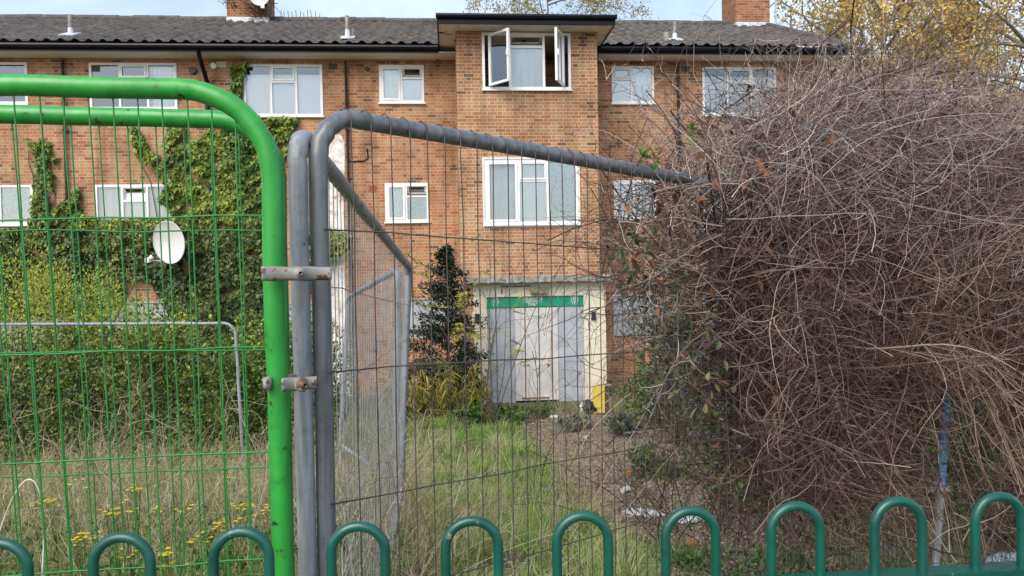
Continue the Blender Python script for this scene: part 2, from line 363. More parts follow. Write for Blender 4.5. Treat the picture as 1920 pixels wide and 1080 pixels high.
def window(R, c, cols, backs, sill=True, label=None, blind=1.0, deepback=True):
    """cols: list of (share, kind) with kind f fixed, s casement sash, h top hopper shut over a light, o top hopper ajar"""
    a, b, p, q = R
    f = MB(); y0, y1 = c-.018, c+.06; w = .055
    ring(f, a, b, p, q, w, y0, y1)
    if sill: f.box((a-.03, c-.07, p-.035), (b+.03, y1, p-.001))
    wo = f.build('window', m_upvc, B)
    if label: wo['label'] = label
    pane = MB(); sash = MB(); ns = 0; x = a+w
    inner = b-a-2*w; n = len(cols); mull = .05
    tot = inner-mull*(n-1); back = {}
    fr2 = MB()
    for k, (sh, kind) in enumerate(cols):
        wd_ = tot*sh; xa, xb = x, x+wd_
        if k < n-1: fr2.box((xb, y0+.002, p+w), (xb+mull, y1, q-w))
        za, zb = p+w, q-w
        if kind in 'ho':
            zt = zb-(zb-za)*.30
            fr2.box((xa, y0+.002, zt-.045), (xb, y1, zt))
            if kind == 'h':
                ring(sash, xa+.002, xb-.002, zt+.002, zb-.002, .04, y0-.016, y0+.03); pane.quad((xa+.04, c+.0, zt+.04), (xb-.04, c+.0, zt+.04), (xb-.04, c+.0, zb-.04), (xa+.04, c+.0, zb-.04))
            else:                                     # hinged at its head, pushed outwards
                ang = math.radians(38); hh = zb-zt; ax = np.array([[1,0,0],[0,math.cos(ang),-math.sin(ang)],[0,math.sin(ang),math.cos(ang)]])
                # local: x along, y out of the wall, z down from the hinge
                s2 = MB(); ring(s2, 0, xb-xa-.01, -hh, 0, .04, -.02, .02)
                rot = np.array([[1,0,0],[0,math.cos(ang),math.sin(ang)],[0,-math.sin(ang),math.cos(ang)]])
                for V, (F, mi) in zip(s2.V, s2.F):
                    pass
                off = 0
                for V, (F, mi) in zip(s2.V, s2.F):
                    V2 = V @ rot; V2 = V2*A3(1, 1, 1)+A3(xa+.005, c-.03, zb-.005); sash.add(V2, F-off, mi); off += len(V)
                gq = np.array([[.04,0,-hh+.04],[xb-xa-.05,0,-hh+.04],[xb-xa-.05,0,-.04],[.04,0,-.04]]) @ rot + A3(xa+.005, c-.03, zb-.005)
                pane.quad(*gq)
            ns += 1; ztop = zt-.045
        else: ztop = zb
        if kind == 's':
            ring(sash, xa+.002, xb-.002, za+.002, ztop-.002, .05, y0-.016, y0+.03); ns += 1
        pane.quad((xa, c+.012, za), (xb, c+.012, za), (xb, c+.012, ztop), (xa, c+.012, ztop))
        bk = backs[k]
        if bk in ('frost', 'teal'):
            back.setdefault(bk, MB()).quad((xa, c+.03, za), (xb, c+.03, za), (xb, c+.03, ztop), (xa, c+.03, ztop))
            if kind == 'h': back[bk].quad((xa, c+.035, ztop+.045), (xb, c+.035, ztop+.045), (xb, c+.035, zb), (xa, c+.035, zb))
        elif bk == 'net':
            xx = np.linspace(xa-.02, xb+.02, 60); yy = c+.1+.014*np.sin(np.linspace(0, 40*(xb-xa), 60)+rng.normal(0, .4, 60)); cm_ = back.setdefault('net%d' % k, MB())
            V_ = np.concatenate([np.stack([xx, yy, np.full(60, za-.02)], -1), np.stack([xx, yy, np.full(60, zb+.02)], -1)]); ii = np.arange(59); cm_.add(V_, np.stack([ii, ii+1, ii+61, ii+60], -1))
        elif bk in ('board', 'white'):
            zz = za+(zb-za)*blind  # a short blind leaves a dark gap imitating the eaves' reflection
            back.setdefault(bk, MB()).box((xa-.02, c+.07, za-.02), (xb+.02, c+.09, zz))
        x = xb+mull
    for nm, mb in back.items():
        nm = nm.rstrip('0123456789')
        mb.build({'frost': 'frosted_pane', 'teal': 'frosted_pane', 'board': 'blind', 'white': 'blind', 'net': 'curtain'}[nm], {'frost': m_frost, 'teal': m_frost2, 'board': m_blueboard, 'white': m_whiteboard, 'net': m_upvc}[nm], wo)
    if fr2.n: fr2.build('mullion', m_upvc, wo)
    pane.build('pane', m_glass, wo)
    if ns: sash.build('sash', m_upvc, wo)
    if deepback:
        d = MB(); d.quad((a-.1, c+.55, p-.1), (b+.1, c+.55, p-.1), (b+.1, c+.55, q+.1), (a-.1, c+.55, q+.1)); d.build('room_shade_back', m_inter, wo)  # dark sheet close behind the glass, the room's shade put into its colour
    return wo

# --- main wall windows
WIN = [
 ((-75,117,52,195), [(.5,'h'),(.5,'f')], ['net','none'], 1, None),
 ((168,118,332,205), [(.34,'f'),(.33,'h'),(.33,'f')], ['none','none','net'], .8, None),
 ((457,121,605,218), [(.34,'f'),(.33,'h'),(.33,'f')], ['white','white','white'], .85, 'white window with white boards behind the glass, partly edged with ivy'),
 ((711,122,795,193), [(.5,'s'),(.5,'o')], ['frost','frost'], 1, 'small window with its top light propped open'),
 ((1147,124,1226,194), [(.46,'h'),(.54,'f')], ['frost','frost'], 1, None),
 ((1317,126,1455,216), [(.34,'f'),(.33,'h'),(.33,'f')], ['board','board','board'], .85, None),
 ((-62,347,63,422), [(.5,'h'),(.5,'f')], ['frost','teal'], 1, None),
 ((179,346,326,436), [(.34,'f'),(.33,'o'),(.33,'f')], ['net','white','net'], .9, 'window half covered by ivy with its middle top light propped open'),
 ((722,343,804,416), [(.48,'s'),(.52,'o')], ['frost','teal'], 1, None),
 ((1151,338,1230,411), [(.46,'h'),(.54,'f')], ['frost','net'], 1, None),
 ((1318,338,1456,428), [(.34,'f'),(.33,'h'),(.33,'f')], ['white','white','white'], .9, None),
]
for px, cols, backs, blind, lab in WIN:
    R = rect(*px, CM); WALLH.append(R); window(R, CM, cols, backs, label=lab, blind=blind)
# boarded openings on the ground floor
BRD = [(-60,566,120,660), (190,570,348,660), (470,572,600,690), (760,563,852,632), (1152,556,1228,627), (1318,556,1458,640)]
for k, px in enumerate(BRD):
    R = rect(*px, CM); WALLH.append(R)
    mb = MB(); mb.box((R[0]-.02, CM-.012, R[2]-.02), (R[1]+.02, CM+.012, R[3]+.02)); mb.box((R[0]-.05, CM-.05, R[3]+.021), (R[1]+.05, CM+.012, R[3]+.05))
    so_ = mb.build('window_shutter', m_steel, B); so_['label'] = 'pale steel security sheet over a ground floor window'
    for sx in (.06, .5, .94):
        for sz in (.08, .92):
            u = R[0]+(R[1]-R[0])*sx; z = R[2]+(R[3]-R[2])*sz; nb = MB(); nb.tube(np.array([[u, CM-.022, z], [u, CM-.013, z]]), .016, 6, (1, 0, 0)); nb.build('bolt', m_lead, so_)
wm = MB(); wall_mesh(wm, UL, UR, -.6, ZS+.02, CM, WALLH)
wm.quad((UR, CM, -.6), (UR, 11.5, -.6), (UR, 11.5, ZS), (UR, CM, ZS)); wm.quad((UL, 11.5, -.6), (UL, CM, -.6), (UL, CM, ZS), (UL, 11.5, ZS)); wm.quad((UR, 11.5, -.6), (UL, 11.5, -.6), (UL, 11.5, ZS), (UR, 11.5, ZS))
wm.build('wall', m_brick, B)
fl = MB()
for z in (2.66, 5.3): fl.box((UL+.1, CM+.62, z), (UR-.1, 11.3, z+.2))
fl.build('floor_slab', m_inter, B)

# --- stair bay
RT = rect(904, 57, 1070, 168, 0); RT = (RT[0], RT[1], RT[2], min(RT[3], ZB-.03)); RM = rect(909, 299, 1083, 420, 0)
ZC = loc(1010, 526, -.3)[1]                           # canopy underside
DU0, DU1 = loc(889, 640, 0)[0], loc(1136, 640, 0)[0]
RD = (DU0, DU1, -.3, ZC)
bw = MB(); wall_mesh(bw, BL_, BR_, -.6, ZB+.02, 0, [RT, RM, RD])
bw.quad((BL_, CM, -.6), (BL_, 0, -.6), (BL_, 0, ZB+.02), (BL_, CM, ZB+.02)); bw.quad((BR_, 0, -.6), (BR_, CM, -.6), (BR_, CM, ZB+.02), (BR_, 0, ZB+.02))
bw.build('stair_bay', m_brick_bay, B)
wo = window(RM, 0, [(.36,'s'),(.32,'h'),(.32,'f')], ['net','frost','teal'], label='wide stair window of the middle storey', blind=1)
# surround of the middle window
s_ = MB(); ring(s_, RM[0]-.05, RM[1]+.05, RM[2]-.06, RM[3]+.05, .048, -.035, .015); s_.build('surround', m_dirtyw, wo)
# the open window at the top of the bay
a, b, p, q = RT; f = MB(); ring(f, a, b, p, q, .055, -.02, .06); f.box((a-.02, -.07, p-.035), (b+.02, .06, p-.001))
i0, i1 = loc(956, 110, 0)[0], loc(1019, 110, 0)[0]
f.box((i0-.03, -.018, p+.055), (i0+.025, .06, q-.055)); f.box((i1-.025, -.018, p+.055), (i1+.03, .06, q-.055))
zt = loc(988, 88, 0)[1]; f.box((i0+.025, -.018, zt-.03), (i1-.025, .06, zt+.03))
tw = f.build('window', m_upvc, B); tw['label'] = 'top stair window with both casements swung wide open'
mb = MB(); mb.box((i0+.02, .03, p+.05), (i1-.02, .05, zt-.03)); mb.build('blind', m_blueboard, tw)
mb = MB(); mb.quad((i0+.025, .012, p+.055), (i1-.025, .012, p+.055), (i1-.025, .012, zt-.03), (i0+.025, .012, zt-.03)); mb.build('pane', m_glass, tw)
# hopper of the middle light: pushed out nearly level, seen edge on
mb = MB(); ring(mb, i0+.035, i1-.035, 0, .30, .04, -.02, .02)
ang = math.radians(72); rot = np.array([[1,0,0],[0,math.cos(ang),math.sin(ang)],[0,-math.sin(ang),math.cos(ang)]])
mb2 = MB(); off = 0
for V, (F, mi) in zip(mb.V, mb.F): mb2.add((V-A3(0, 0, .30)) @ rot + A3(0, -.03, q-.07), F-off, mi); off += len(V)
mb2.build('hopper', m_upvc, tw)
def casement(u, width, ang, left):
    """side hung sash swung out; u is the hinge"""
    ring_ = MB(); h0, h1 = p+.06, q-.06
    ring_.box((0, -.025, h0), (.05, .025, h1)); ring_.box((width-.05, -.025, h0), (width, .025, h1)); ring_.box((.05, -.025, h0), (width-.05, .025, h0+.05)); ring_.box((.05, -.025, h1-.05), (width-.05, .025, h1))
    ring_.box((width-.035, .026, (h0+h1)/2-.02), (width-.015, .06, (h0+h1)/2+.1))
    s = 1 if left else -1
    ca, sa = math.cos(ang), math.sin(ang)
    def tr(V): return np.stack([u + s*(V[:, 0]*ca - V[:, 1]*sa), -.05 - V[:, 0]*sa - V[:, 1]*ca, V[:, 2]], -1)
    o2 = MB(); off = 0
    for V, (F, mi) in zip(ring_.V, ring_.F): o2.add(tr(V), F-off, mi); off += len(V)
    so_ = o2.build('casement', m_upvc, tw); so_['label'] = 'casement swung out on its ' + ('left' if left else 'right') + ' hinges'
    g_ = MB(); g_.add(tr(np.array([[.05, 0, h0+.05], [width-.05, 0, h0+.05], [width-.05, 0, h1-.05], [.05, 0, h1-.05]])), [[0,1,2,3]]); g_.build('pane', m_glass, so_)
casement(loc(917, 110, 0)[0], .62, math.radians(50), True); casement(loc(1056, 110, 0)[0], .60, math.radians(66), False)
d = MB(); d.quad((a-.4, 2.4, p-1.2), (b+.4, 2.4, p-1.2), (b+.4, 2.4, q+.0), (a-.4, 2.4, q+.0)); d.box((a-.4, 2.0, p-.4), (a+.35, 2.2, q-.2)); d.build('room_shade_back', m_inter, tw)  # dark backing again, colour standing for the unlit stairwell

# bay roof: flat, with black fascia and cream soffit
RU0, RU1 = loc(819, 40, -.55)[0], loc(1154, 40, -.55)[0]
r_ = MB(); r_.box((RU0+.03, -.50, ZB+.03), (RU1-.03, 3.4, ZB+.17)); br = r_.build('bay_roof', m_black, B)
f = MB(); f.box((RU0, -.55, ZB-.02), (RU1, -.50, ZB+.19)); f.box((RU0, -.499, ZB-.02), (RU0+.03, 2.2, ZB+.19)); f.box((RU1-.03, -.499, ZB-.02), (RU1, 2.2, ZB+.19)); f.build('fascia', m_black, br)
gm = MB(); gm.tube(np.array([[RU0-.02, -.60, ZB+.13], [RU1+.02, -.60, ZB+.13]]), .052, 10, (0, 0, 1)); gm.build('gutter', m_black, br)
f = MB(); f.box((RU0+.03, -.499, ZB), (RU1-.03, 3.3, ZB+.028)); f.build('soffit', m_soffit, br)

# --- main roof: pitched, gabled at the right end, wavy interlocking tiles
CE, CR = CM-.68, CM+4.3
ZE = ZS+.16
ZR = loc(640, 41, CR)[1]
UHE = loc(1589, 96, CE)[0]; UHR = UHE-.01
pitch_h = (ZR-ZE)
wave, per = .30, 10
us = np.arange(UL-.3, UHE+.001, wave/per); nrow = 15; sl = math.hypot(CR-CE, pitch_h)
ss = []; lift = []
for r in range(nrow):
    ss += [r/nrow, (r+.97)/nrow]; lift += [.034, .006]
ss = np.array(ss); lift = np.array(lift)
smax = np.ones(len(us))
ph = (us/wave) % 1
prof = np.where(ph < .55, .046*np.sin(ph/.55*math.pi), -.004)
U2, S2 = np.meshgrid(us, ss); S3 = np.minimum(S2, smax[None, :])
jit = rng.normal(0, .006, (nrow, len(us)//per+2)); J = np.repeat(jit, 2, 0)[:, (np.arange(len(us))//per)]
H = prof[None, :]+lift[:, None]+J
nY, nZ = -pitch_h/sl, (CR-CE)/sl
V = np.stack([U2, CE+(CR-CE)*S3+nY*H, ZE+pitch_h*S3+nZ*H], -1).reshape(-1, 3)
nu, ns = len(us), len(ss); i = np.arange(nu-1)[None, :]+np.arange(ns-1)[:, None]*nu
keep = (S2[:-1, :-1] < smax[None, :-1]+.001)
Fq = np.stack([i, i+1, i+1+nu, i+nu], -1)[keep]
rm = MB(); rm.add(V, Fq)
rm.add([(UR-.002, CM, ZS+.03), (UR-.002, 2*CR-CM, ZS+.03), (UR-.002, CR, ZR-.08)], [[0, 1, 2]]); rm.quad((UHE, 2*CR-CE, ZE), (UL-.3, 2*CR-CE, ZE), (UL-.3, CR, ZR), (UHR, CR, ZR))
roof = rm.build('roof', m_tile, B)
rt = MB()
for k in range(int((UHR-UL)/.42)):
    u = UL+k*.42; dz = random.gauss(0, .008); rt.tube(np.array([[u, CR, ZR+.03+dz], [u+.44, CR, ZR+.035+dz]]), .1, 10, (0, 0, 1))
for k in range(12):
    s0, s1 = k/12, (k+1.05)/12
    P = lambda s: [UHR+(UHE-UHR)*s, CR+(CE-CR)*s, ZR+(ZE-ZR)*s+.05]
    rt.tube(np.array([P(s0), P(s1)]), .095, 10, (0, 0, 1))
rt.build('ridge_tile', m_tile, roof)
ub = RU0+.02; ub2 = RU1+.0
f = MB()
for (x0, x1) in ((UL-.3, RU0-.003), (RU1-.14, UHE+.03)):
    f.box((x0, CE+.06, ZS-.01), (x1, CE+.09, ZS+.16))
f.build('fascia', m_black, roof)
f = MB(); f.box((UL-.3, CE+.091, ZS), (RU0+.4, CM+.6, ZS+.03)); f.box((RU1-.45, CE+.091, ZS), (UHE-.05, CM+.6, ZS+.03)); f.box((UHE-.35, CM+.6, ZS), (UHE-.05, 11, ZS+.03)); f.build('soffit', m_soffit2, roof)
gm = MB()
for (x0, x1) in ((UL-.3, RU0-.005), (RU1-.1, UHE+.04)): gm.tube(np.array([[x0, CE+.0, ZS+.095], [x1, CE+.0, ZS+.095]]), .06, 10, (0, 0, 1))
gm.build('gutter', m_black, roof)

# soil vent pipes through the tiles
def roof_s(c): return ZE+pitch_h*(c-CE)/(CR-CE)
def vent_pipe(px, py_top, py_base, collar=True, rad=.05, two=False):
    c = CE + 1.5
    for _ in range(20):
        u, z = loc(px, py_base, c); c += (z-roof_s(c))*.6
    zt_ = loc(px, py_top, c)[1]
    mb = MB(); mb.tube(np.array([[u, c, z-.05], [u, c, zt_]]), rad, 10, (1, 0, 0)); vp = mb.build('vent_pipe', m_conc, roof)
    if collar:
        mb = MB(); mb.tube(np.array([[u, c, z-.02], [u, c, z+(zt_-z)*.42]]), [[rad+.02, rad+.006]], 10, (1, 0, 0))
        ax = np.array([[1,0,0],[0,(CR-CE)/sl,pitch_h/sl],[0,-pitch_h/sl,(CR-CE)/sl]])
        mb.box((-.17, -.22, .05), (.17, .2, .075), 0, ax, A3(u, c, z+.01)); mb.build('collar', m_lead, vp)
vent_pipe(133, 29, 70); vent_pipe(652, 30, 76); vent_pipe(1265, 41, 79); 
for px, y0, y1 in ((660, 54, 74), (1249, 61, 78)): vent_pipe(px, y0, y1, False, .075)

# chimneys
def chimney(px0, px1, py_base, turn, d0, label, zt=3.2):
    c = CR+.1; u0, u1 = loc(px0, py_base, c)[0], loc(px1, py_base, c)[0]
    w = u1-u0; zb = roof_s(c-d0)-.25
    mb = MB(); mb.box((u0, c-d0, zb), (u1, c+d0, zb+zt)); mb.box((u0-.05, c-d0-.05, zb+zt-.5), (u1+.05, c+d0+.05, zb+zt-.35)); ch = mb.build('chimney', m_brick_red, roof); ch['label'] = label
    mb = MB(); mb.box((u0-.012, c-d0-.012, zb), (u1+.012, c+d0+.012, zb+.40)); mb.build('flashing', m_lead, ch)
    pt = MB()
    for s in (.25, .75): pt.tube(np.array([[u0+w*s, c, zb+zt], [u0+w*s, c, zb+zt+.45]]), [[.13, .1]], 12, (1, 0, 0))
    pt.build('chimney_pot', m_red_tile, ch)
    return u0, u1, c, zb, ch
cu0, cu1, cc, czb, ch1 = chimney(434, 509, 40, 0, .45, 'left chimney with an aerial and dead climber stems')
chimney(1367, 1428, 52, 0, .6, 'right chimney')
# aerial mast on the first chimney
ae = MB(); ax0 = cu1+.08; ae.tube(np.array([[ax0, cc, czb+.9], [ax0, cc, czb+3.2]]), .018, 6, (1, 0, 0))
for z in (.95, 1.15, 1.4, 1.8): ae.tube(np.array([[ax0-.2, cc, czb+z], [ax0+.12, cc, czb+z]]), .012, 5, (0, 0, 1))
ae.build('aerial', m_pipe_brown, ch1)
sp_ = MB()                                            # bird spikes along the ridge
for k in range(11):
    u, _ = loc(527+k*7.2, 38, CR); sp_.tube(np.array([[u, CR, ZR+.1], [u+random.gauss(0, .02), CR, ZR+.1+random.uniform(.14, .24)]]), .008, 4, (1, 0, 0))
sp_.build('bird_spikes', m_pipe_brown, roof)
mb = MB(); u, z = loc(1455, 58, CR); mb.tube(np.array([[u, CR, z-.3], [u, CR, z+2.6]]), .03, 6, (1, 0, 0)); mb.build('mast', m_lead, roof)

# rainwater and waste pipes
def pipe(name, pts, rad, m, label=None):
    o = MB(); o.tube(np.array(pts), rad, 8, (.3, 1, .1)); p_ = o.build(name, m, B, smooth=True)
    if label: p_['label'] = label
    return p_
c = CM-.07
def down(px, y0, y1, rad, m, c=CM-.07, lab=None):
    u, z0 = loc(px, y0, c); _, z1 = loc(px, y1, c); z1 = max(z1, -.1)
    p_ = pipe('downpipe', [[u, c, z0], [u, c, (z0+z1)/2], [u, c, z1]], rad, m, lab)
    for k in range(1, 5):
        z = z0+(z1-z0)*k/5; br_ = MB(); br_.box((u-.06, c+.0, z-.02), (u+.06, CM-.005, z+.02)); br_.build('bracket', m, p_)
down(648, 114, 790, .034, m_pipe_brown, lab='brown waste pipe beside the white stained strip'); down(1271, 118, 790, .036, m_pipe_brown, lab='brown waste pipe on the right wing')
down(117, 112, 790, .03, m_pipe_brown, lab='dark waste pipe on the left wing')
u, z = loc(372, 99, CE+.05); u2, z2 = loc(388, 152, CM-.08)
pipe('downpipe', [[u, CE+.05, ZS+.08], [u, CE+.08, ZS-.06], [(u+u2)/2, (CE+CM)/2, (ZS+z2)/2-.05], [u2, CM-.08, z2], [u2, CM-.08, z2-.2], [u2, CM-.08, -.1]], .05, m_black, 'black rainwater pipe swinging back from the gutter')
u = BR_+.08; pipe('downpipe', [[u+.15, CE+.1, ZS+.05], [u+.1, CM-.4, ZS-.25], [u, CM-.08, ZS-.7], [u, CM-.08, 3], [u, CM-.08, -.1]], .045, m_black, 'black rainwater pipe in the corner right of the stair bay')
z0 = loc(690, 300, CM-.03); z1_ = loc(688, 278, CM-.03); x1_ = loc(655, 303, CM-.03)
pipe('cable', [[x1_[0], CM-.02, x1_[1]], [z0[0]-.1, CM-.02, z0[1]-.02], [z0[0], CM-.02, z0[1]+.05], [z1_[0], CM-.02, z1_[1]]], .014, m_black)
# vents and air bricks
def vent(px, py, w_, h_, m, name='air_brick', rnd=False, c=CM):
    u, z = loc(px, py, c); mb = MB()
    if rnd: mb.tube(np.array([[u, c-.09, z], [u, c+.02, z]]), w_, 12, (1, 0, 0))
    else:
        for k in range(4):
            zz = z-h_/2+k*h_/4; mb.box((u-w_/2, c-.014, zz), (u+w_/2, c+.01, zz+h_/4-.012))
        mb.box((u-w_/2, c-.004, z-h_/2), (u+w_/2, c+.004, z+h_/2))
    mb.build(name, m, B)
vent(698, 353, .17, .17, m_red_tile); vent(365, 269, .22, .14, m_cream); vent(1285, 129, .2, .14, m_pipe_brown); vent(178, 128, .2, .14, m_pipe_brown); vent(624, 125, .2, .14, m_pipe_brown); vent(415, 121, .22, .14, m_cream)
for px, py, r in ((689, 130, .045), (1240, 135, .05), (363, 133, .08), (821, 110, .045)): vent(px, py, r, 0, m_plug, 'flue', True)
vent(402, 125, .07, 0, m_upvc, 'flue', True)
# limewashed, stained strip of wall left of the brown pipe
m_ = MB(); pl = []; pr = []
for k, y in enumerate(np.linspace(252, 770, 40)):
    l = loc(613+random.gauss(0, 1.2)+(14 if k == 0 else 5 if k == 1 else 0), y, CM-.006); r = loc(646+random.gauss(0, .4)-(8 if k == 0 else 0)+max(0, (y-480)*.05), y, CM-.006)
    pl.append((l[0], CM-.006, l[1])); pr.append((r[0], CM-.006, r[1]))
for k in range(39): m_.quad(pl[k+1], pr[k+1], pr[k], pl[k])
m_.build('stained_render', m_render, B)

# --- entrance
cs = MB(); s0, s1 = loc(914, 640, 0)[0], loc(1095, 640, 0)[0]; zt_ = loc(1005, 557, .04)[1]
cs.box((DU0, -.03, -.35), (s0, .12, ZC)); cs.box((s1, -.03, -.35), (DU1, .12, ZC)); cs.box((s0, -.03, zt_+.02), (s1, .12, ZC))
cs.box((s0-.09, -.045, -.35), (s0-.0, -.031, zt_+.08)); cs.box((s1, -.045, -.35), (s1+.09, -.031, zt_+.08))
door = cs.build('doorway', m_cream, B); door['label'] = 'cream entrance surround with boarded doors'
zs0 = loc(1005, 575, .05)[1]
sg = MB(); sg.box((s0+.004, .02, zs0), (s1-.004, .06, zt_+.016)); sign = sg.build('sign', m_greensign, door); sign['label'] = 'green entrance sign with white flat numbers'
def text(body, u, z, size, al='CENTER'):
    cu = bpy.data.curves.new('lettering', 'FONT'); cu.body = body; cu.size = size; cu.align_x = al; cu.align_y = 'CENTER'; cu.extrude = .002; cu.space_line = .72
    tmp = bpy.data.objects.new('tmp', cu); COL.objects.link(tmp); bpy.context.view_layer.update()
    me = bpy.data.meshes.new_from_object(tmp.evaluated_get(bpy.context.evaluated_depsgraph_get())); bpy.data.objects.remove(tmp)
    me.materials.clear(); me.materials.append(m_whitepaint); me.name = 'lettering'
    me.transform(Matrix.Translation((u, .016, z)) @ Matrix.Rotation(math.pi/2, 4, 'X'))
    o = bpy.data.objects.new('lettering', me); COL.objects.link(o); o.parent = sign
zc = (zs0+zt_)/2+.01; text('170\n172A\n171', s0+.19, zc, .085); text('TENANTS &\nRESIDENTS\nONLY', (s0+s1)/2-.05, zc, .085); text('170B\n172A\n172', s1-.2, zc, .085)
e0, e1 = loc(966, 660, .06)[0], loc(1046, 660, .06)[0]; zlo = -.02
mb = MB(); mb.box((s0+.003, .05, zlo), (e0-.004, .08, zs0-.004)); lp_ = mb.build('perforated_sheet', None or m_steel, door); lp_['label'] = 'perforated steel sheet left of the door'
m_perf, nt, bs = newmat('perforated_steel'); tc = nd(nt, 'ShaderNodeTexCoord'); vo = nd(nt, 'ShaderNodeTexVoronoi'); vo.inputs['Scale'].default_value = 34; vo.inputs['Randomness'].default_value = 0
lk(nt, tc.outputs['Object'], vo.inputs['Vector'])
sp = nd(nt, 'ShaderNodeSeparateXYZ'); lk(nt, tc.outputs['Object'], sp.inputs[0])
hole = mth(nt, 'MULTIPLY', mth(nt, 'LESS_THAN', vo.outputs['Distance'], .33), mth(nt, 'LESS_THAN', sp.outputs[2], zs0-.32))
col = mix(nt, hole, ramp(nt, noise(nt, 3, 4, .6, tc.outputs['Object']), [(.3, (.30,.335,.375)), (.7, (.45,.48,.52))]), (.12,.13,.145)); lk(nt, col, bs.inputs['Base Color']); bs.inputs['Roughness'].default_value = .5
lp_.data.materials.clear(); lp_.data.materials.append(m_perf)
mb = MB(); mb.box((e1+.004, .05, zlo), (s1-.003, .08, zs0-.004)); rp = mb.build('steel_sheet', m_steel, door); rp['label'] = 'plain grey steel sheet right of the door'
mb = MB(); mb.box((e0, .035, zlo+.06), (e1, .075, zs0-.02)); dr = mb.build('door', m_door, door)
mb = MB(); xk = e0+(e1-e0)*.1
for x in (xk, e0+(e1-e0)*.78, e1-.03): mb.box((x, .015, zlo+.06), (x+.028, .034, zs0-.03))
mb.box((e0+.14, .017, zlo+.13), (e1-.2, .033, zlo+.15)); mb.build('cover_strip', m_door, dr)
mb = MB(); mb.box((e0+.12, .02, zlo+.10), (e1-.18, .034, zlo+.125)); mb.box((e1-.15, .022, .5), (e1-.125, .034, 1.6)); mb.build('rust_streak', m_rust, dr)
mb = MB(); mb.tube(np.array([[e1-.22, .01, .82], [e1-.22, .035, .82]]), .035, 8, (1, 0, 0)); mb.build('lock', m_rust, dr)
mb = MB(); mb.box((DU0-.1, -.45, -.4), (DU1+.1, .0, -.03)); mb.build('doorstep', m_conc, door)
# concrete canopy, ragged at its edge
k0, k1 = loc(877, 522, -.32)[0], loc(1150, 522, -.32)[0]; zk0, zk1 = loc(1010, 529, -.32)[1], loc(1010, 517, -.32)[1]
cn = MB(); n = 40
for k in range(n):
    xa, xb = k0+(k1-k0)*k/n, k0+(k1-k0)*(k+1)/n; dz = random.uniform(-.012, .012); dy = random.uniform(-.012, .012)
    cn.box((xa, -.32+dy, zk0+dz), (xb+.0005*0, .0, zk1-.035+dz*.5)); cn.box((xa, -.30+dy, zk1-.034+dz*.5), (xb, 0.0, zk1+dz))
canopy = cn.build('canopy', m_conc, B); canopy['label'] = 'weathered concrete canopy over the entrance'
mb = MB(); l = loc(1011, 546, -.12); mb.box((l[0]-.19, -.14, l[1]-.06), (l[0]+.19, -.031, l[1]+.09)); lt = mb.build('bulkhead_light', m_conc, door)
mb = MB(); mb.box((l[0]-.16, -.165, l[1]-.045), (l[0]+.16, -.141, l[1]+.07)); mb.build('diffuser', mat_noise('grubby_diffuser', (.16,.18,.13), (.3,.3,.22), 8, .4), lt)
mb = MB(); l = loc(962, 537, -.06); mb.tube(np.array([[l[0]-.25, -.05, l[1]-.16], [l[0]-.25, -.05, l[1]], [l[0]+.38, -.05, l[1]]]), .014, 6, (0, 1, 0)); mb.build('cable', m_pipe_brown, door)
for px, py in ((895, 597), (1113, 592)):
    l = loc(px, py, -.05); mb = MB(); mb.box((l[0]-.12, -.04, l[1]-.14), (l[0]+.12, -.031, l[1]+.14)); bo = mb.build('backing_plate', m_cream, door)
    mb = MB(); mb.box((l[0]-.05, -.065, l[1]-.1), (l[0]+.05, -.041, l[1]+.1)); en = mb.build('entry_panel', m_plug, bo)
    mb = MB()
    for r in range(4):
        for cx in (-.022, .022): mb.box((l[0]+cx-.013, -.069, l[1]-.08+r*.045), (l[0]+cx+.013, -.0655, l[1]-.06+r*.045))
    mb.build('button', m_lead, en) if False else None

# --- dishes (fixed to the wall, things of their own)
def dish(name, label, px, py, c, w_, h_, yaw, tilt, arm):
    u, z = loc(px, py, c); base = W(u, c, z)
    t = thing(name, label, 'satellite dish', base, TH)
    R_ = np.array((Matrix.Rotation(yaw, 3, 'Z') @ Matrix.Rotation(tilt, 3, 'X')))
    nr, na = 8, 40; V = []; 
    for r in range(nr+1):
        for k in range(na):
            rr = r/nr; an = k/na*2*math.pi; V.append((w_/2*rr*math.cos(an), .09*rr*rr*-1, h_/2*rr*math.sin(an)))
    V = np.array(V); V[:, 1] += .0
    F = [[r*na+k, r*na+(k+1) % na, (r+1)*na+(k+1) % na, (r+1)*na+k] for r in range(nr) for k in range(na)]
    V2 = V+A3(0, .015, 0); m2 = MB(); m2.add(V @ R_.T, F); m2.add(V2 @ R_.T, [f[::-1] for f in F])
    rim = np.array([[w_/2*math.cos(x), -.085, h_/2*math.sin(x)] for x in np.linspace(0, 2*math.pi, 49)]) @ R_.T
    m2.tube(rim, .014, 6, R_ @ A3(0, 1, 0), caps=False); m2.build('reflector', m_dish, t, smooth=True)
    ar = MB(); foot = R_ @ A3(arm[0]*.3, -.03, -h_*.42); tip = R_ @ A3(*arm); ar.tube(np.array([foot, (foot+tip)/2+A3(0, 0, -.02), tip]), .015, 6, (0, 0, 1)); ar.build('arm', m_dish, t)
    ln = MB(); ln.tube(np.array([tip, tip+nrm(-tip)*.12]), [[.04, .055]], 10, (0, 0, 1)); ln.box((-.05,-.05,-.05),(.05,.05,.05), 0, R_.T, tip); ln.build('receiver', m_upvc, t)
    mt = MB(); mt.tube(np.array([[0, .02, 0], [0, .16, -.03], [0, CM-c+.0 if c < CM else .3, -.03]]), .025, 8, (1, 0, 0)); mt.build('bracket', m_lead, t)
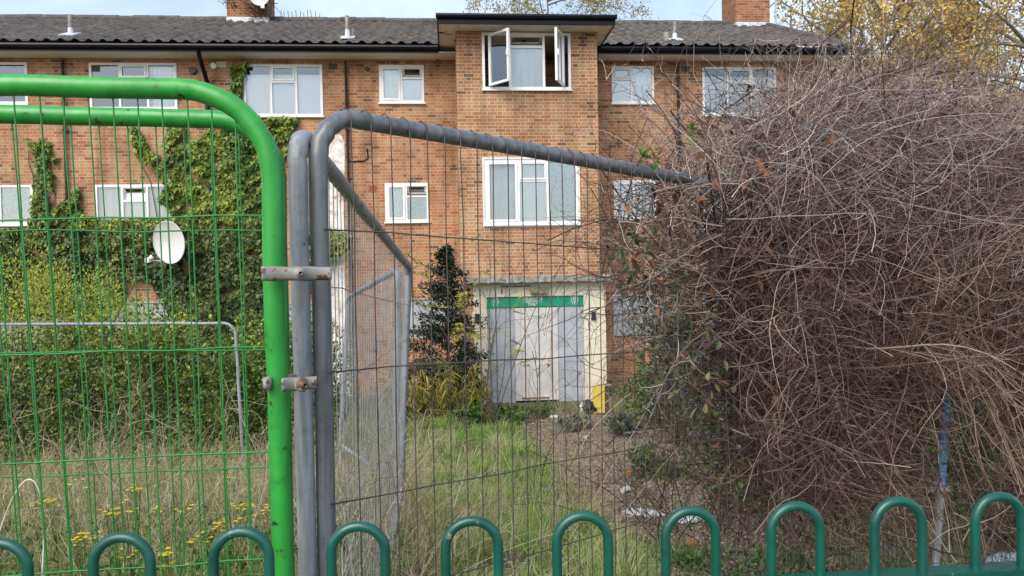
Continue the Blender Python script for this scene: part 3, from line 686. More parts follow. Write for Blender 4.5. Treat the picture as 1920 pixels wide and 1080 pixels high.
dish('satellite_dish', 'big off white satellite dish on the ivy covered wall', 321, 454, CM-.62, .76, .95, math.radians(-14), math.radians(8), (-.40, -.32, -.36))
dish('satellite_dish', 'white satellite dish high on the left chimney, cut by the picture edge', 486, -8, CR-.62, .55, .6, math.radians(10), 0, (.1, -.3, -.4))

# ================================================================== fences
def mat_paint(name, c1, c2, chip, rough=.38, chip_lo=.70, coat=.3, stretch=None, mottled=.5):
    m, nt, bs = newmat(name)
    tc = nd(nt, 'ShaderNodeTexCoord'); vec = tc.outputs['Object']
    if stretch:
        mp = nd(nt, 'ShaderNodeMapping'); mp.inputs['Scale'].default_value = stretch; lk(nt, vec, mp.inputs[0]); v2 = mp.outputs[0]
    else: v2 = vec
    col = ramp(nt, noise(nt, 9, 5, .6, v2), [(.3, c1), (.7, c2)])
    f = ramp(nt, noise(nt, 34, 5, .6, vec), [(chip_lo, (0,0,0)), (chip_lo+.03, (1,1,1))])
    col = mix(nt, f, col, chip)
    dirt = ramp(nt, noise(nt, 17, 6, .7, vec), [(.5, (1,1,1)), (.78, (.45,.45,.42))])
    col = mix(nt, mottled, col, dirt, 'MULTIPLY')
    lk(nt, col, bs.inputs['Base Color'])
    lk(nt, ramp(nt, noise(nt, 14, 4, .6, vec), [(.3, (rough-.1,)*3), (.7, (rough+.18,)*3)]), bs.inputs['Roughness'])
    bs.inputs['Coat Weight'].default_value = coat; bs.inputs['Coat Roughness'].default_value = .35
    h = mth(nt, 'ADD', mth(nt, 'MULTIPLY', noise(nt, 7, 3, .5, vec), 1.0), mth(nt, 'MULTIPLY', noise(nt, 60, 3, .6, vec), .12))
    bump(nt, bs, h, .35, .012)
    return m
m_green = mat_paint('green_tube_paint', (.016,.27,.035), (.03,.37,.05), (.025,.04,.02), .40, .645, .3, (3, 3, .6), .85)
m_gwire = mat_paint('green_wire_paint', (.015,.19,.035), (.028,.26,.05), (.03,.08,.03), .5, .72, .1)
m_galv = mat_paint('galvanised_tube', (.15,.168,.195), (.36,.385,.42), (.045,.05,.055), .42, .66, .1, (9, 9, .35), .8)  # streaked zinc; its pale stripes also paint in highlights along the tubes
m_galv2 = mat_paint('dull_galvanised_tube', (.075,.083,.097), (.19,.205,.23), (.025,.027,.034), .33, .66, .35, (7, 7, .4), .85)
m_wire = mat_noise('dull_steel_wire', (.045,.04,.037), (.10,.092,.085), 12, .55, spots=(.12,.07,.045), spot_scale=20)
m_wirelt = mat_noise('pale_steel_wire', (.2,.21,.22), (.33,.34,.36), 12, .5)
m_teal = mat_paint('teal_rail_paint', (.0,.062,.047), (.002,.098,.072), (.22,.25,.22), .30, .672, .4, None, .75)
m_clamp = mat_paint('bare_steel_clamp', (.20,.19,.175), (.40,.39,.37), (.13,.065,.04), .42, .55, .0, None, .8); 
m_blue = mat_paint('blue_paint', (.06,.19,.42), (.10,.26,.5), (.2,.2,.2), .5, .68, .1)

def panel(name, label, TL, TR, BL, BR, rad, rc, mf, mw, spacing, wr, hs, off=0.0, group=None, hook=False, kf=16, side='both', wob=.0012, skip=()):
    TL, TR, BL, BR = map(np.asarray, (TL, TR, BL, BR))
    Wd, Hd = np.linalg.norm(TR-TL), np.linalg.norm(BL-TL)
    def pt(a, b):                                     # metres along, metres down
        a = np.asarray(a)[..., None]/Wd; b = np.asarray(b)[..., None]/Hd
        return (TL*(1-a)+TR*a)*(1-b)+(BL*(1-a)+BR*a)*b
    n = nrm(np.cross(TR-TL, BL-TL)); 
    if n @ (CAM-TL) < 0: n = -n
    base = BL.copy(); t = thing(name, label, 'fence panel', base, 0, group)
    ab = [(0, Hd)]; ab += [(0, y) for y in np.linspace(Hd, rc, 14)[1:-1]]
    ab += [(rc-rc*math.cos(x), rc-rc*math.sin(x)) for x in np.linspace(0, math.pi/2, 12)]
    ab += [(x, 0) for x in np.linspace(rc, Wd-rc, 14)[1:-1]]
    ab += [(Wd-rc+rc*math.sin(x), rc-rc*math.cos(x)) for x in np.linspace(0, math.pi/2, 12)]
    ab += [(Wd, y) for y in np.linspace(rc, Hd, 14)[1:]]
    ab = np.array(ab); C = pt(ab[:, 0], ab[:, 1])
    C[1:-1] += rng.normal(0, .0012, C[1:-1].shape)
    fm = MB(); fm.tube(C, rad, kf, n); fm.build('frame', mf, t, base, True)
    lo = MB(); lo.tube(pt(np.array([rad, Wd-rad]), np.array([Hd-.12, Hd-.12])), rad*.8, 10, n); lo.build('bottom_rail', mf, t, base, True)
    w = MB(); nx = int((Wd-2*rad)/spacing); P = []
    for i in range(1, nx+1):
        a = rad+i*(Wd-2*rad)/(nx+1)
        if any(s0 < a < s1 for s0, s1 in skip): continue
        aw = a+rng.normal(0, wob, 13); 
        edge = 0.0
        if a < rc: edge = rc-math.sqrt(max(0, rc*rc-(rc-a)**2))
        if a > Wd-rc: edge = rc-math.sqrt(max(0, rc*rc-(a-Wd+rc)**2))
        if hook:
            b = np.concatenate([[edge-rad*.75, edge-rad-.002, edge-rad*.55, edge], edge+np.linspace(.05, Hd-.1-edge, 12)])
            aa = np.concatenate([[a-.018, a-.004, a, a], np.interp(np.linspace(0, 1, 12), np.linspace(0, 1, 13), aw)])
            o_ = np.concatenate([[rad*.3, rad*.2, rad*.85, rad+.002], np.full(12, off)])
            P.append(pt(aa, b)+o_[:, None]*n)
        else:
            b = np.linspace(edge, Hd-.1, 16); aa = np.interp(np.linspace(0, 1, 16), np.linspace(0, 1, 13), aw)
            P.append(pt(aa, b)+off*n)
    w.tube(np.array(P), wr, 5, n, caps=False)
    P = []
    for k, h in enumerate(hs):
        a = np.linspace(rad*.2 if not hook else -rad*.1, Wd-rad*.2, 22); P.append(pt(a, h*Hd+rng.normal(0, .0016, 22)+.006*np.sin(np.linspace(0, math.pi, 22))*rng.normal())+(off+2*wr)*n)
    w.tube(np.array(P), wr*1.12, 5, (0, 0, 1), caps=True)
    w.build('wire_mesh', mw, t, base, True)
    return t, pt, n, Wd, Hd

def ext(P, Q, z):                                      # prolong the line P-Q until it reaches height z
    return P+(Q-P)*((z-P[2])/(Q[2]-P[2]))

# the two green panels
TR = at(504, 168, 1.48); d_ = (at(0, 162, 1.42)-TR); TL = TR+d_/np.linalg.norm(d_)*2.2
BR = ext(TR, at(531, 1080, 1.52), .04); BL = ext(TL, TL+(BR-TR)+A3(.16, .06, 0), .04)
Hh = np.linalg.norm(BR-TR); zz = lambda px, py, D: (TR[2]-at(px, py, D)[2])/(TR[2]-BR[2])
hs = [zz(495, 405, 1.485), zz(495, 650, 1.495), zz(495, 848, 1.505), zz(505, 1045, 1.515), .86]
gp = panel('fence_panel', 'bright green steel mesh fence panel nearest the camera, clamped to the grey posts', TL, TR, BL, BR, .0205, .17, m_green, m_gwire, .0455, .0016, hs, 0)
TR2 = at(516, 224, 1.70); d2 = (at(0, 217, 1.64)-TR2); TL2 = TR2+d2/np.linalg.norm(d2)*2.2
BR2 = ext(TR2, at(537, 1080, 1.74), .0); BL2 = ext(TL2, TL2+(BR2-TR2)+A3(.2, .06, 0), .0)
zz = lambda px, py, D: (TR2[2]-at(px, py, D)[2])/(TR2[2]-BR2[2])
hs = [zz(495, 433, 1.705), zz(495, 656, 1.715), zz(495, 877, 1.72), .6, .86]
panel('fence_panel', 'second green mesh fence panel standing just behind the nearest green one', TL2, TR2, BL2, BR2, .0205, .13, m_green, m_gwire, .060, .0016, hs, 0)

# grey panel whose top rail runs off to the right into the dead climber
TLg = at(594, 209, 1.63); T2 = at(1380, 353, 2.74); TRg = TLg+(T2-TLg)*2.045
BLg = ext(TLg, at(614, 1060, 1.645), .02); BRg = ext(TRg, at(1728, 1075, 3.92), -.2)
panel('fence_panel', 'grey steel mesh fence panel with hooked wires, its top rail vanishing into the dead climber', TLg, TRg, BLg, BRg, .0205, .1, m_galv2, m_wire, .0515, .0016,
      [.126, .278, .42, .535, .68, .86], .0235, hook=True, wob=.0018)
# its near post belongs to the same tube and shares its colour

# grey panel standing at right angles, leading away towards the building
TLs = at(556, 244, 1.60); TRs = at(766, 500, 4.2)
BLs = ext(TLs, at(578, 1080, 1.63), .02); BRs = at(750, 945, 4.21)
panel('fence_panel', 'grey mesh fence panel seen almost edge on, leading away between the two grey posts', TLs, TRs, BLs, BRs, .0205, .075, m_galv, m_wirelt, .055, .0015, [.16, .3, .46, .6, .8], 0.0, wob=.003)
# another beyond it, angled back to the left
TLc = at(653, 557, 6.3); TRc = at(746, 506, 4.36); BLc = at(637, 860, 6.3); BRc = at(742, 945, 4.36)
panel('fence_panel', 'pale grey mesh fence panel beyond the edge on one, angled back to the left', TLc, TRc, BLc, BRc, .02, .09, m_galv, m_wirelt, .05, .0014, [.1, .3, .5, .7, .85], 0.0)
# low panel in front of the hedge
z_ = lambda p: A3(p[0], p[1], float(hgt(p[0], p[1]))-.02)
TLh = at(-150, 609, 8.1); TRh = at(441, 606, 7.7)
panel('fence_panel', 'thin grey mesh fence panel with a rounded corner in front of the dark hedge', TLh, TRh, z_(TLh), z_(TRh)+A3(.07, 0, 0), .0165, .13, m_galv, m_wire, .038, .0015, [.17, .34, .5, .7, .9], 0)
# panel to the right, post with a blue length, buried in the climber
TLr = TRg+A3(.12, -.1, -.05); BLr = ext(TLr, at(1752, 1060, 3.78), -.2); TLr = BLr+(at(1782, 640, 3.80)-BLr)*1.72
TRr = TLr+A3(2.9, .5, -.05); BRr = BLr+A3(2.9, .5, -.05)
rp_, ptr, nr_, Wr, Hr = panel('fence_panel', 'grey mesh fence panel at the right with a blue painted length of post, overgrown', TLr, TRr, BLr, BRr, .0205, .1, m_galv, m_wire, .052, .0018, [.126, .278, .42, .56, .7, .86], 0.0)
bl = MB(); s0_, s1_ = .40, .70; bl.tube(ptr(np.zeros(8), np.linspace(Hr*s0_, Hr*s1_, 8)), .0226, 14, nr_); bl.build('blue_length', m_blue, rp_, BLr, True)

# steel clamps joining the posts
def clamp(name, label, pa, pb, bolt_px, hgt_, front=.026, rusty=True, ends=True):
    """bent strap from point pa to pb (both on its front face)"""
    pa, pb = np.asarray(pa), np.asarray(pb); L = np.linalg.norm(pb-pa); ex = (pb-pa)/L; ez = nrm(A3(0, 0, 1)-ex*ex[2]); ey = np.cross(ez, ex)
    t = thing(name, label, 'clamp', pa)
    me = bpy.data.meshes.new('strap'); bm = bmesh.new()
    n = 28; prof = []
    for k in range(n+1):
        s = k/n; c_ = math.exp(-((s-.5)/.13)**2); prof.append((s*L, .010-.007*c_*(-1) - .004*abs(math.sin(s*math.pi*2))))
    vs = []
    for x, y in prof:
        row = []
        for (dy, dz) in ((-y, -hgt_/2), (-y-.004, -hgt_*.3), (-y-.005, 0), (-y-.004, hgt_*.3), (-y, hgt_/2), (.004-y, hgt_/2-.002), (.004-y, -hgt_/2+.002)):
            row.append(bm.verts.new(Vector(ex*x + ey*dy + ez*dz*(1+.05*math.sin(x*90)))))
        vs.append(row)
    for a_, b_ in zip(vs, vs[1:]):
        for j in range(7): bm.faces.new((a_[j], a_[(j+1) % 7], b_[(j+1) % 7], b_[j]))
    bm.faces.new(vs[0]); bm.faces.new(vs[-1][::-1]); bmesh.ops.recalc_face_normals(bm, faces=bm.faces); bm.to_mesh(me); bm.free()
    me.materials.append(m_clamp)
    for p_ in me.polygons: p_.use_smooth = True
    o = bpy.data.objects.new('strap', me); COL.objects.link(o); o.parent = t
    # rear half of the clamp behind the tubes
    rb = MB(); c0 = pa+ey*.058; rb.box((L*.3, 0, -hgt_/2), (L-.002, .005, hgt_/2), 0, np.array([ex, ey, ez]), c0)
    if ends: rb.box((L+.001, -.045, -hgt_*.42), (L+.006, .006, hgt_*.42), 0, np.array([ex, ey, ez]), c0)
    rb.build('rear_strap', m_clamp, t, pa)
    bx = ex*bolt_px*L; hd = MB(); P0 = pa+bx-ey*.026
    C = np.array([P0-ey*s for s in (0, .006, .011, .014)]); hd.tube(C, [[.0140, .0138, .0105, .004]], 14, ez); hd.tube(np.array([pa+bx+ey*.0, pa+bx+ey*.09]), .005, 8, ez); hd.build('bolt_head', m_clamp, t, pa, True)
    if rusty:
        pass
    return t
cl1 = clamp('clamp', 'bare steel two bolt clamp across the green post and both grey posts', at(488, 513, 1.445), at(618, 513, 1.515), .49, .028)
cl2 = clamp('clamp', 'short rusty steel clamp lower down, between green post and grey post', at(524, 721, 1.445), at(588, 717, 1.50), .42, .026, ends=False)
mb = MB(); q = at(501, 720, 1.475); mb.box((-.005, -.012, -.013), (.006, .03, .013), 0, None, q); o = mb.build('bracket_tab', m_clamp, cl2, at(524, 721, 1.445), True)
# clamp between the far end post and the blue post
fa, fb = at(1716, 917, 3.84), at(1772, 920, 3.72)
cl3 = clamp('clamp', 'steel clamp joining the two posts under the dead climber at the right', fa, fb, .5, .03, ends=False)

# bow topped railing in the foreground
hx = [227, 1872]; D0, D1 = 1.15, 1.275
Pa, Pb = at(227, 1009, D0), at(1872, 929, D1)
zt_ = (Pa[2]+Pb[2])/2; dv = (Pb-Pa)/8; dv[2] = 0; Pa[2] = zt_
pitch = np.linalg.norm(dv); ed = dv/pitch; en = A3(-ed[1], ed[0], 0); up = A3(0, 0, 1)
rl = thing('bow_top_railing', 'dark teal painted bow top railing along the foreground', 'railing', A3(Pa[0], Pa[1], 0))
base = A3(Pa[0], Pa[1], 0); hr, tr_ = .0425, .0081; zr = zt_-.128
KS = range(-5, 15)
for k in KS:
    c0 = Pa+dv*k
    ab = [(-hr, -1.14)]+[(-hr, y) for y in np.linspace(-1.0, -hr, 8)]+[(-hr*math.cos(x), -hr+hr*math.sin(x)) for x in np.linspace(0, math.pi, 22)][1:]+[(hr, y) for y in np.linspace(-hr, -1.0, 8)][1:]+[(hr, -1.14)]
    ab = np.array(ab); lean = random.gauss(0, .0018)
    C = c0[None]+ab[:, :1]*ed+ab[:, 1:]*up+ (ab[:, 1:]+.13)*lean*ed
    mb = MB(); mb.tube(C, tr_, 14, en); mb.build('bow', m_teal, rl, base, True)
x0, x1 = pitch*(-5)-.1, pitch*14+.1
ax = np.array([ed, en, up])
for z_off in (zr, .12):
    me = bpy.data.meshes.new('rail'); bm = bmesh.new(); bmesh.ops.create_cube(bm, size=1)
    bmesh.ops.scale(bm, vec=(x1-x0, .040, .012), verts=bm.verts); bmesh.ops.bevel(bm, geom=bm.edges[:], offset=.002, segments=2, affect='EDGES')
    mt = Matrix(((ed[0], en[0], 0, ed[0]*(x0+x1)/2), (ed[1], en[1], 0, ed[1]*(x0+x1)/2), (0, 0, 1, z_off), (0, 0, 0, 1))); bm.transform(mt); bm.to_mesh(me); bm.free(); me.materials.append(m_teal)
    o = bpy.data.objects.new('rail', me); COL.objects.link(o); o.parent = rl

# ================================================================== plants
def leaves(mb, C, ax, nrml, L, Wd, fold=.25, mi=0, curl=0.0):
    """C (N,3) leaf bases, ax (N,3) leaf axes, nrml (N,3) rough upper sides; six corner leaves folded on the midrib"""
    N = len(C); ax = nrm(ax); s = nrm(np.cross(ax, nrml)); n = np.cross(s, ax)
    L = np.broadcast_to(L, (N,))[:, None]; Wd = np.broadcast_to(Wd, (N,))[:, None]
    b = C; t = C+ax*L-n*L*curl
    l1 = C+ax*L*.28+s*Wd*.5+n*Wd*fold; l2 = C+ax*L*.66+s*Wd*.40+n*Wd*fold*.6-n*L*curl*.4
    r1 = C+ax*L*.28-s*Wd*.5+n*Wd*fold; r2 = C+ax*L*.66-s*Wd*.40+n*Wd*fold*.6-n*L*curl*.4
    V = np.stack([b, l1, l2, t, r2, r1], 1).reshape(-1, 3); i = np.arange(N)[:, None]*6
    return mb.add(V, np.concatenate([i+[[0, 3, 2, 1]], i+[[0, 5, 4, 3]]]), mi)
def lobed(mb, C, ax, nrml, L, fold=.12, mi=0):
    """five pointed ivy leaves"""
    N = len(C); ax = nrm(ax); s = nrm(np.cross(ax, nrml)); n = np.cross(s, ax); L = np.broadcast_to(L, (N,))[:, None]
    prof = [(0, .0), (-.08, .30), (.28, .50), (.36, .24), (1.0, 0), (.36, -.24), (.28, -.50), (-.08, -.30)]
    V = np.stack([C+ax*L*a+s*L*b+n*L*fold*abs(b)*2 for a, b in prof], 1).reshape(-1, 3); i = np.arange(N)[:, None]*8
    return mb.add(V, np.concatenate([i+[[0, 1, 2, 3]], i+[[0, 3, 4, 5]], i+[[0, 5, 6, 7]]]), mi)
def rdir(N, zb=0.0):
    v = rng.normal(size=(N, 3)); v[:, 2] += zb; return nrm(v)
def walk(P0, d0, L, S, curl, bias=None, bw=0.0):
    """random curving strands: P0 (N,3), first direction d0 (N,3), lengths L (N,)"""
    N = len(P0); C = np.zeros((N, S, 3)); C[:, 0] = P0; d = nrm(d0); w = rng.normal(size=(N, 3))*curl
    st = (np.broadcast_to(L, (N,))/(S-1))[:, None]
    for k in range(1, S):
        w = w*.75+rng.normal(size=(N, 3))*curl*.6
        d = nrm(d+w/(S-1)*3)
        if bias is not None: d = nrm(d+np.asarray(bias)*bw/(S-1))
        C[:, k] = C[:, k-1]+d*st
    return C
def strands(mb, C, r0, r1, k=3, mi=0):
    N, S, _ = C.shape; f = np.linspace(0, 1, S)[None]
    R = np.broadcast_to(np.asarray(r0), (N,))[:, None]*(1-f)+np.broadcast_to(np.asarray(r1), (N,))[:, None]*f
    V, Fq = tubes(C, R, k); mb.add(V, Fq, mi)
def inpoly(x, y, poly):
    poly = np.asarray(poly, float); r = np.zeros(len(x), bool); j = len(poly)-1
    for i in range(len(poly)):
        xi, yi = poly[i]; xj, yj = poly[j]
        c = ((yi > y) != (yj > y)) & (x < (xj-xi)*(y-yi)/(yj-yi+1e-12)+xi); r ^= c; j = i
    return r
def at_n(px, py, D):
    d = _F[None]+((px-960)/F_PX)[:, None]*_R+((540-py)/F_PX)[:, None]*_U
    return CAM+d*(D/d[:, 1])[:, None]
def sample_poly(N, poly):
    poly = np.asarray(poly, float); lo, hi = poly.min(0), poly.max(0); X = []; n = 0
    while n < N:
        p = lo+(hi-lo)*rng.random((N, 2)); p = p[inpoly(p[:, 0], p[:, 1], poly)]; X.append(p); n += len(p)
    return np.concatenate(X)[:N]

m_greyish = mat_leaf('small_green_leaf', [(0, (.03,.055,.02)), (.5, (.09,.14,.045)), (.85, (.19,.22,.09)), (1, (.30,.28,.12))], .5, .25)
# ------------------------------------------------------------------ the dead climber smothering the fence
def mat_stem(name, stops, rough=.85):
    return mat_leaf(name, stops, rough, 0)
m_vine = mat_stem('dead_climber_stem', [(0, (.032,.016,.016)), (.4, (.085,.046,.044)), (.72, (.165,.102,.096)), (.92, (.29,.21,.19)), (1, (.46,.38,.33))])
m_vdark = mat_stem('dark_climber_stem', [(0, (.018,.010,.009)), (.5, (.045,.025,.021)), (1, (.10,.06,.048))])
m_vpale = mat_stem('pale_climber_stem', [(0, (.13,.085,.075)), (.5, (.24,.175,.145)), (1, (.42,.345,.29))])
m_dead = mat_leaf('dead_brown_leaf', [(0, (.05,.025,.018)), (.5, (.12,.06,.035)), (.85, (.22,.10,.05)), (1, (.33,.15,.06))], .7, .15)
def fence_D(px): return np.interp(px, [600, 1100, 1380, 1745, 1900, 2100, 2300], [1.63, 2.2, 2.74, 3.85, 3.95, 4.1, 4.2])
MASS = [(1400,350),(1430,275),(1500,215),(1570,185),(1680,185),(1790,210),(1900,250),(2060,290),(2120,700),(2060,900),(1900,760),(1760,640),(1700,830),(1620,930),(1520,950),(1430,900),(1385,790),(1365,660),(1350,560),(1350,440)]
FRNG = [(1130,420),(1200,340),(1260,265),(1340,210),(1430,150),(1560,110),(1700,110),(1850,150),(2080,250),(2120,960),(1900,990),(1600,1000),(1450,1000),(1340,930),(1290,800),(1250,640),(1190,540),(1120,480)]
vine = thing('dead_climber', 'huge tangle of dead brown climber stems smothering the fence at the right', 'climbing plant', A3(1.9, 3.6, float(hgt(1.9, 3.6))))
vb = np.array(vine.location)
# dense core, its stem colour darkened for the shade inside the tangle
q = sample_poly(13500, MASS); D = fence_D(q[:, 0])+rng.normal(0, .30, len(q))+.12; D = np.where(q[:, 0] < 1430, np.maximum(D, fence_D(q[:, 0])+.08), D); P = at_n(q[:, 0], q[:, 1], np.maximum(D, 2.0))
mb = MB(); C = walk(P, rdir(len(P))*A3(1, .6, .8), rng.uniform(.25, .8, len(P)), 9, 1.5); C -= (C.mean(1)-P)[:, None]; strands(mb, C, rng.uniform(.0007, .0018, len(P)), .0005)
mb.build('tangled_stems', m_vine, vine, vb)
# dark twiggy left part with bare thorny side shoots
q = sample_poly(2300, FRNG); k_ = q[:, 0] < 1480; q = q[k_ | (rng.random(len(q)) < .35)]
D = fence_D(q[:, 0])+rng.normal(.25, .35, len(q)); D = np.where(q[:, 0] < 1430, np.maximum(D, fence_D(q[:, 0])+.07), D); P = at_n(q[:, 0], q[:, 1], np.maximum(D, 1.9))
mb = MB(); C = walk(P, rdir(len(P))*A3(1, .5, 1), rng.uniform(.25, .75, len(P)), 8, .7); C -= (C.mean(1)-P)[:, None]; strands(mb, C, rng.uniform(.0010, .0024, len(P)), .0006)
tw_ = C[:, 2:7:2].reshape(-1, 3); C2 = walk(tw_, rdir(len(tw_)), rng.uniform(.03, .12, len(tw_)), 3, .5); strands(mb, C2, .0012, .0006)
mb.build('dark_twigs', m_vdark, vine, vb)
# thick stems inside, coloured dark to paint in the tangle's own shade
q = sample_poly(1100, MASS); D = fence_D(q[:, 0])+rng.normal(.15, .22, len(q)); P = at_n(q[:, 0], q[:, 1], np.maximum(D, 2.1))
mb = MB(); C = walk(P, rdir(len(P)), rng.uniform(.5, 1.2, len(P)), 9, .9); C -= (C.mean(1)-P)[:, None]; strands(mb, C, rng.uniform(.002, .0045, len(P)), .001, 4)
mb.build('core_shade_stems', m_vdark, vine, vb)
# combed shoots sweeping up to the right over the top, greyer
TOPB = [(1420,290),(1500,220),(1600,175),(1760,190),(1900,260),(2060,320),(2060,560),(1800,480),(1600,420),(1420,400)]
q = sample_poly(4200, TOPB); D = fence_D(q[:, 0])+rng.normal(.1, .38, len(q)); P = at_n(q[:, 0], q[:, 1], np.maximum(D, 2.2))
d0 = nrm(A3(.75, .1, .55)+rng.normal(0, .33, (len(P), 3))); 
mb = MB(); C = walk(P, d0, rng.uniform(.3, .9, len(P)), 9, .85, A3(.3, 0, -.5), .5); C -= (C[:, 3]-P)[:, None]; strands(mb, C, rng.uniform(.0008, .0018, len(P)), .0005)
# upstanding spray against the sky
SPR = [(1300,300),(1420,220),(1540,165),(1720,165),(1900,220),(1980,330),(1600,320),(1320,370)]
q = sample_poly(1250, SPR); D = fence_D(q[:, 0])+rng.normal(.1, .4, len(q)); P = at_n(q[:, 0], q[:, 1], np.maximum(D, 2.2))
d0 = nrm(np.stack([np.interp(q[:, 0], [1300, 1500, 1900], [-.7, .1, .7])+rng.normal(0, .45, len(q)), rng.normal(0, .3, len(q)), rng.uniform(.15, .9, len(q))], -1))
C = walk(P, d0, rng.uniform(.2, .62, len(P)), 8, .9, A3(0, 0, -1), .9); strands(mb, C, rng.uniform(.0008, .0016, len(P)), .0005)
tw_ = C[:, 2:8:1].reshape(-1, 3); tw_ = tw_[rng.random(len(tw_)) < .5]; C2 = walk(tw_, rdir(len(tw_), .3), rng.uniform(.03, .10, len(tw_)), 4, .8); strands(mb, C2, .0010, .0005)
# long loose runners towards the left, over the rail
for s in range(46):
    y = random.uniform(230, 640); p = at(random.uniform(1290, 1380), y, 2.65+random.gauss(0, .25))
    C = walk(p[None], nrm(A3([-.9, -.25, random.uniform(-.1, .45)]))[0][None] if False else np.array([[-.9, random.uniform(-.5, .2), random.uniform(-.35, .4)]]), np.array([random.uniform(.25, .62)]), 10, .55, A3(0, 0, -1), .35); strands(mb, C, .0022, .0008)
    t2 = C[0, 2:10]; C2 = walk(np.repeat(t2, 2, 0), rdir(16), rng.uniform(.03, .11, 16), 4, .6); strands(mb, C2, .0012, .0006)
mb.build('outer_shoots', mat_stem('grey_brown_shoot', [(0, (.085,.054,.054)), (.4, (.205,.150,.145)), (.75, (.37,.305,.285)), (1, (.54,.47,.43))]), vine, vb)
# pale curling runners in front
mb = MB()
for s in range(75):
    px = random.uniform(1340, 1930); py = random.uniform(240, 830); p = at(px, py, float(fence_D(px))-random.uniform(.1, .5))
    C = walk(p[None], np.array([[random.choice([-1, 1, 1]), random.gauss(0, .3), random.uniform(-.7, .5)]]), np.array([random.uniform(.15, .6)]), 14, 1.6, A3(0, 0, -1), .4)
    strands(mb, C, random.uniform(.0009, .0020), .0006, 4)
    t2 = C[0, 3:13:3]; C2 = walk(t2, rdir(len(t2)), rng.uniform(.05, .16, len(t2)), 5, 1.0); strands(mb, C2, .0013, .0006)
mb.build('pale_runners', m_vpale, vine, vb)
# thick pale stems fanning out of the ground at the lower right
mb = MB()
for s in range(95):
    fx = random.random()
    if fx < .62:
        a_ = at(random.gauss(1730, 45), random.gauss(650, 50), 3.75+random.gauss(0, .2)); px = random.uniform(1790, 2080); b_ = at(px, random.uniform(820, 1080), 3.6+random.gauss(0, .35)); hump = random.uniform(.02, .3)
    else:
        a_ = at(random.uniform(1420, 1640), random.uniform(700, 840), 3.2+random.gauss(0, .2)); px = random.uniform(1640, 1800); b_ = at(px, random.uniform(930, 1090), 3.55+random.gauss(0, .2)); hump = random.uniform(-.05, .12)
    n = 14; f = np.linspace(0, 1, n)[:, None]; C = a_+(b_-a_)*f; C[:, 2] += (hump*np.sin(f[:, 0]*math.pi)); C += np.cumsum(rng.normal(0, .007, (n, 3)), 0)
    strands(mb, C[None], random.uniform(.0025, .006), .002, 5)
    t2 = C[2:12:3]; C2 = walk(t2, rdir(len(t2), .2), rng.uniform(.08, .3, len(t2)), 6, .7); strands(mb, C2, .0018, .0008)
mb.build('woody_stems', mat_stem('woody_climber_stem', [(0, (.13,.085,.06)), (.5, (.25,.18,.13)), (1, (.42,.33,.25))]), vine, vb)
# hanging lower curtain at the right, behind the woody stems
q = sample_poly(1700, [(1500,700),(1700,640),(1780,620),(2100,640),(2120,1000),(1900,1060),(1560,1060),(1420,960)]); D = fence_D(q[:, 0])+rng.normal(.35, .35, len(q)); D = np.where((q[:, 0] > 1690) & (q[:, 0] < 1800), np.maximum(D, fence_D(q[:, 0])+.25), D); P = at_n(q[:, 0], q[:, 1], D)
mb = MB(); C = walk(P, nrm(rng.normal(0, .45, (len(P), 3))+A3(.35, 0, -1)), rng.uniform(.3, .9, len(P)), 8, .6); C -= (C.mean(1)-P)[:, None]; strands(mb, C, rng.uniform(.0011, .0024, len(P)), .0007)
mb.build('hanging_stems', m_vine, vine, vb)
# main stems that fork again and again towards the outside
mb = MB(); n = 130; px = rng.uniform(1400, 1900, n); P = at_n(px, rng.uniform(430, 760, n), fence_D(px)+rng.normal(-.02, .22, n))
d0 = nrm(np.stack([np.clip((px-1560)/260+rng.normal(0, .5, n), -1.2, 1.2), rng.normal(-.15, .35, n), rng.uniform(-.1, 1.1, n)], -1))
C = walk(P, d0, rng.uniform(.5, 1.15, n), 12, .55, A3(0, 0, -1), .45); strands(mb, C, rng.uniform(.003, .0055, n), .0012, 5)
ii = np.repeat(np.arange(n), 7); kk = rng.integers(3, 11, len(ii)); C2 = walk(C[ii, kk], nrm(nrm(C[ii, -1]-C[ii, 0])*.7+rng.normal(0, .6, (len(ii), 3))), rng.uniform(.2, .55, len(ii)), 9, .8, A3(0, 0, -1), .4); strands(mb, C2, .0018, .0007, 4)
ii = np.repeat(np.arange(len(C2)), 5); kk = rng.integers(2, 9, len(ii)); C3 = walk(C2[ii, kk], nrm(nrm(C2[ii, -1]-C2[ii, 0])*.6+rng.normal(0, .7, (len(ii), 3))), rng.uniform(.06, .25, len(ii)), 6, 1.0); strands(mb, C3, .001, .0005)
mb.build('forking_stems', mat_stem('forking_climber_stem', [(0, (.05,.028,.024)), (.5, (.12,.075,.062)), (.85, (.25,.18,.145)), (1, (.42,.34,.28))]), vine, vb)
# shrivelled leaves still hanging in it
q = sample_poly(620, FRNG); D = fence_D(q[:, 0])+rng.normal(-.05, .35, len(q)); P = at_n(q[:, 0], q[:, 1], np.maximum(D, 1.9)); mb = MB()
leaves(mb, P, rdir(len(P), -1.2), rdir(len(P)), rng.uniform(.022, .055, len(P)), rng.uniform(.009, .02, len(P)), .8, 0, .2); mb.build('dead_leaves', m_dead, vine, vb)
q = sample_poly(520, [(1130,430),(1230,420),(1330,560),(1380,760),(1440,960),(1330,940),(1270,780),(1180,640)]); D = fence_D(q[:, 0])+rng.normal(.2, .3, len(q)); P = at_n(q[:, 0], q[:, 1], np.maximum(D, 2)); mb = MB(); leaves(mb, P, rdir(len(P), .2), rdir(len(P), .8), rng.uniform(.018, .042, len(P)), rng.uniform(.009, .02, len(P)), .25); gl = mb.build('green_leaves', m_greyish, vine, vb)
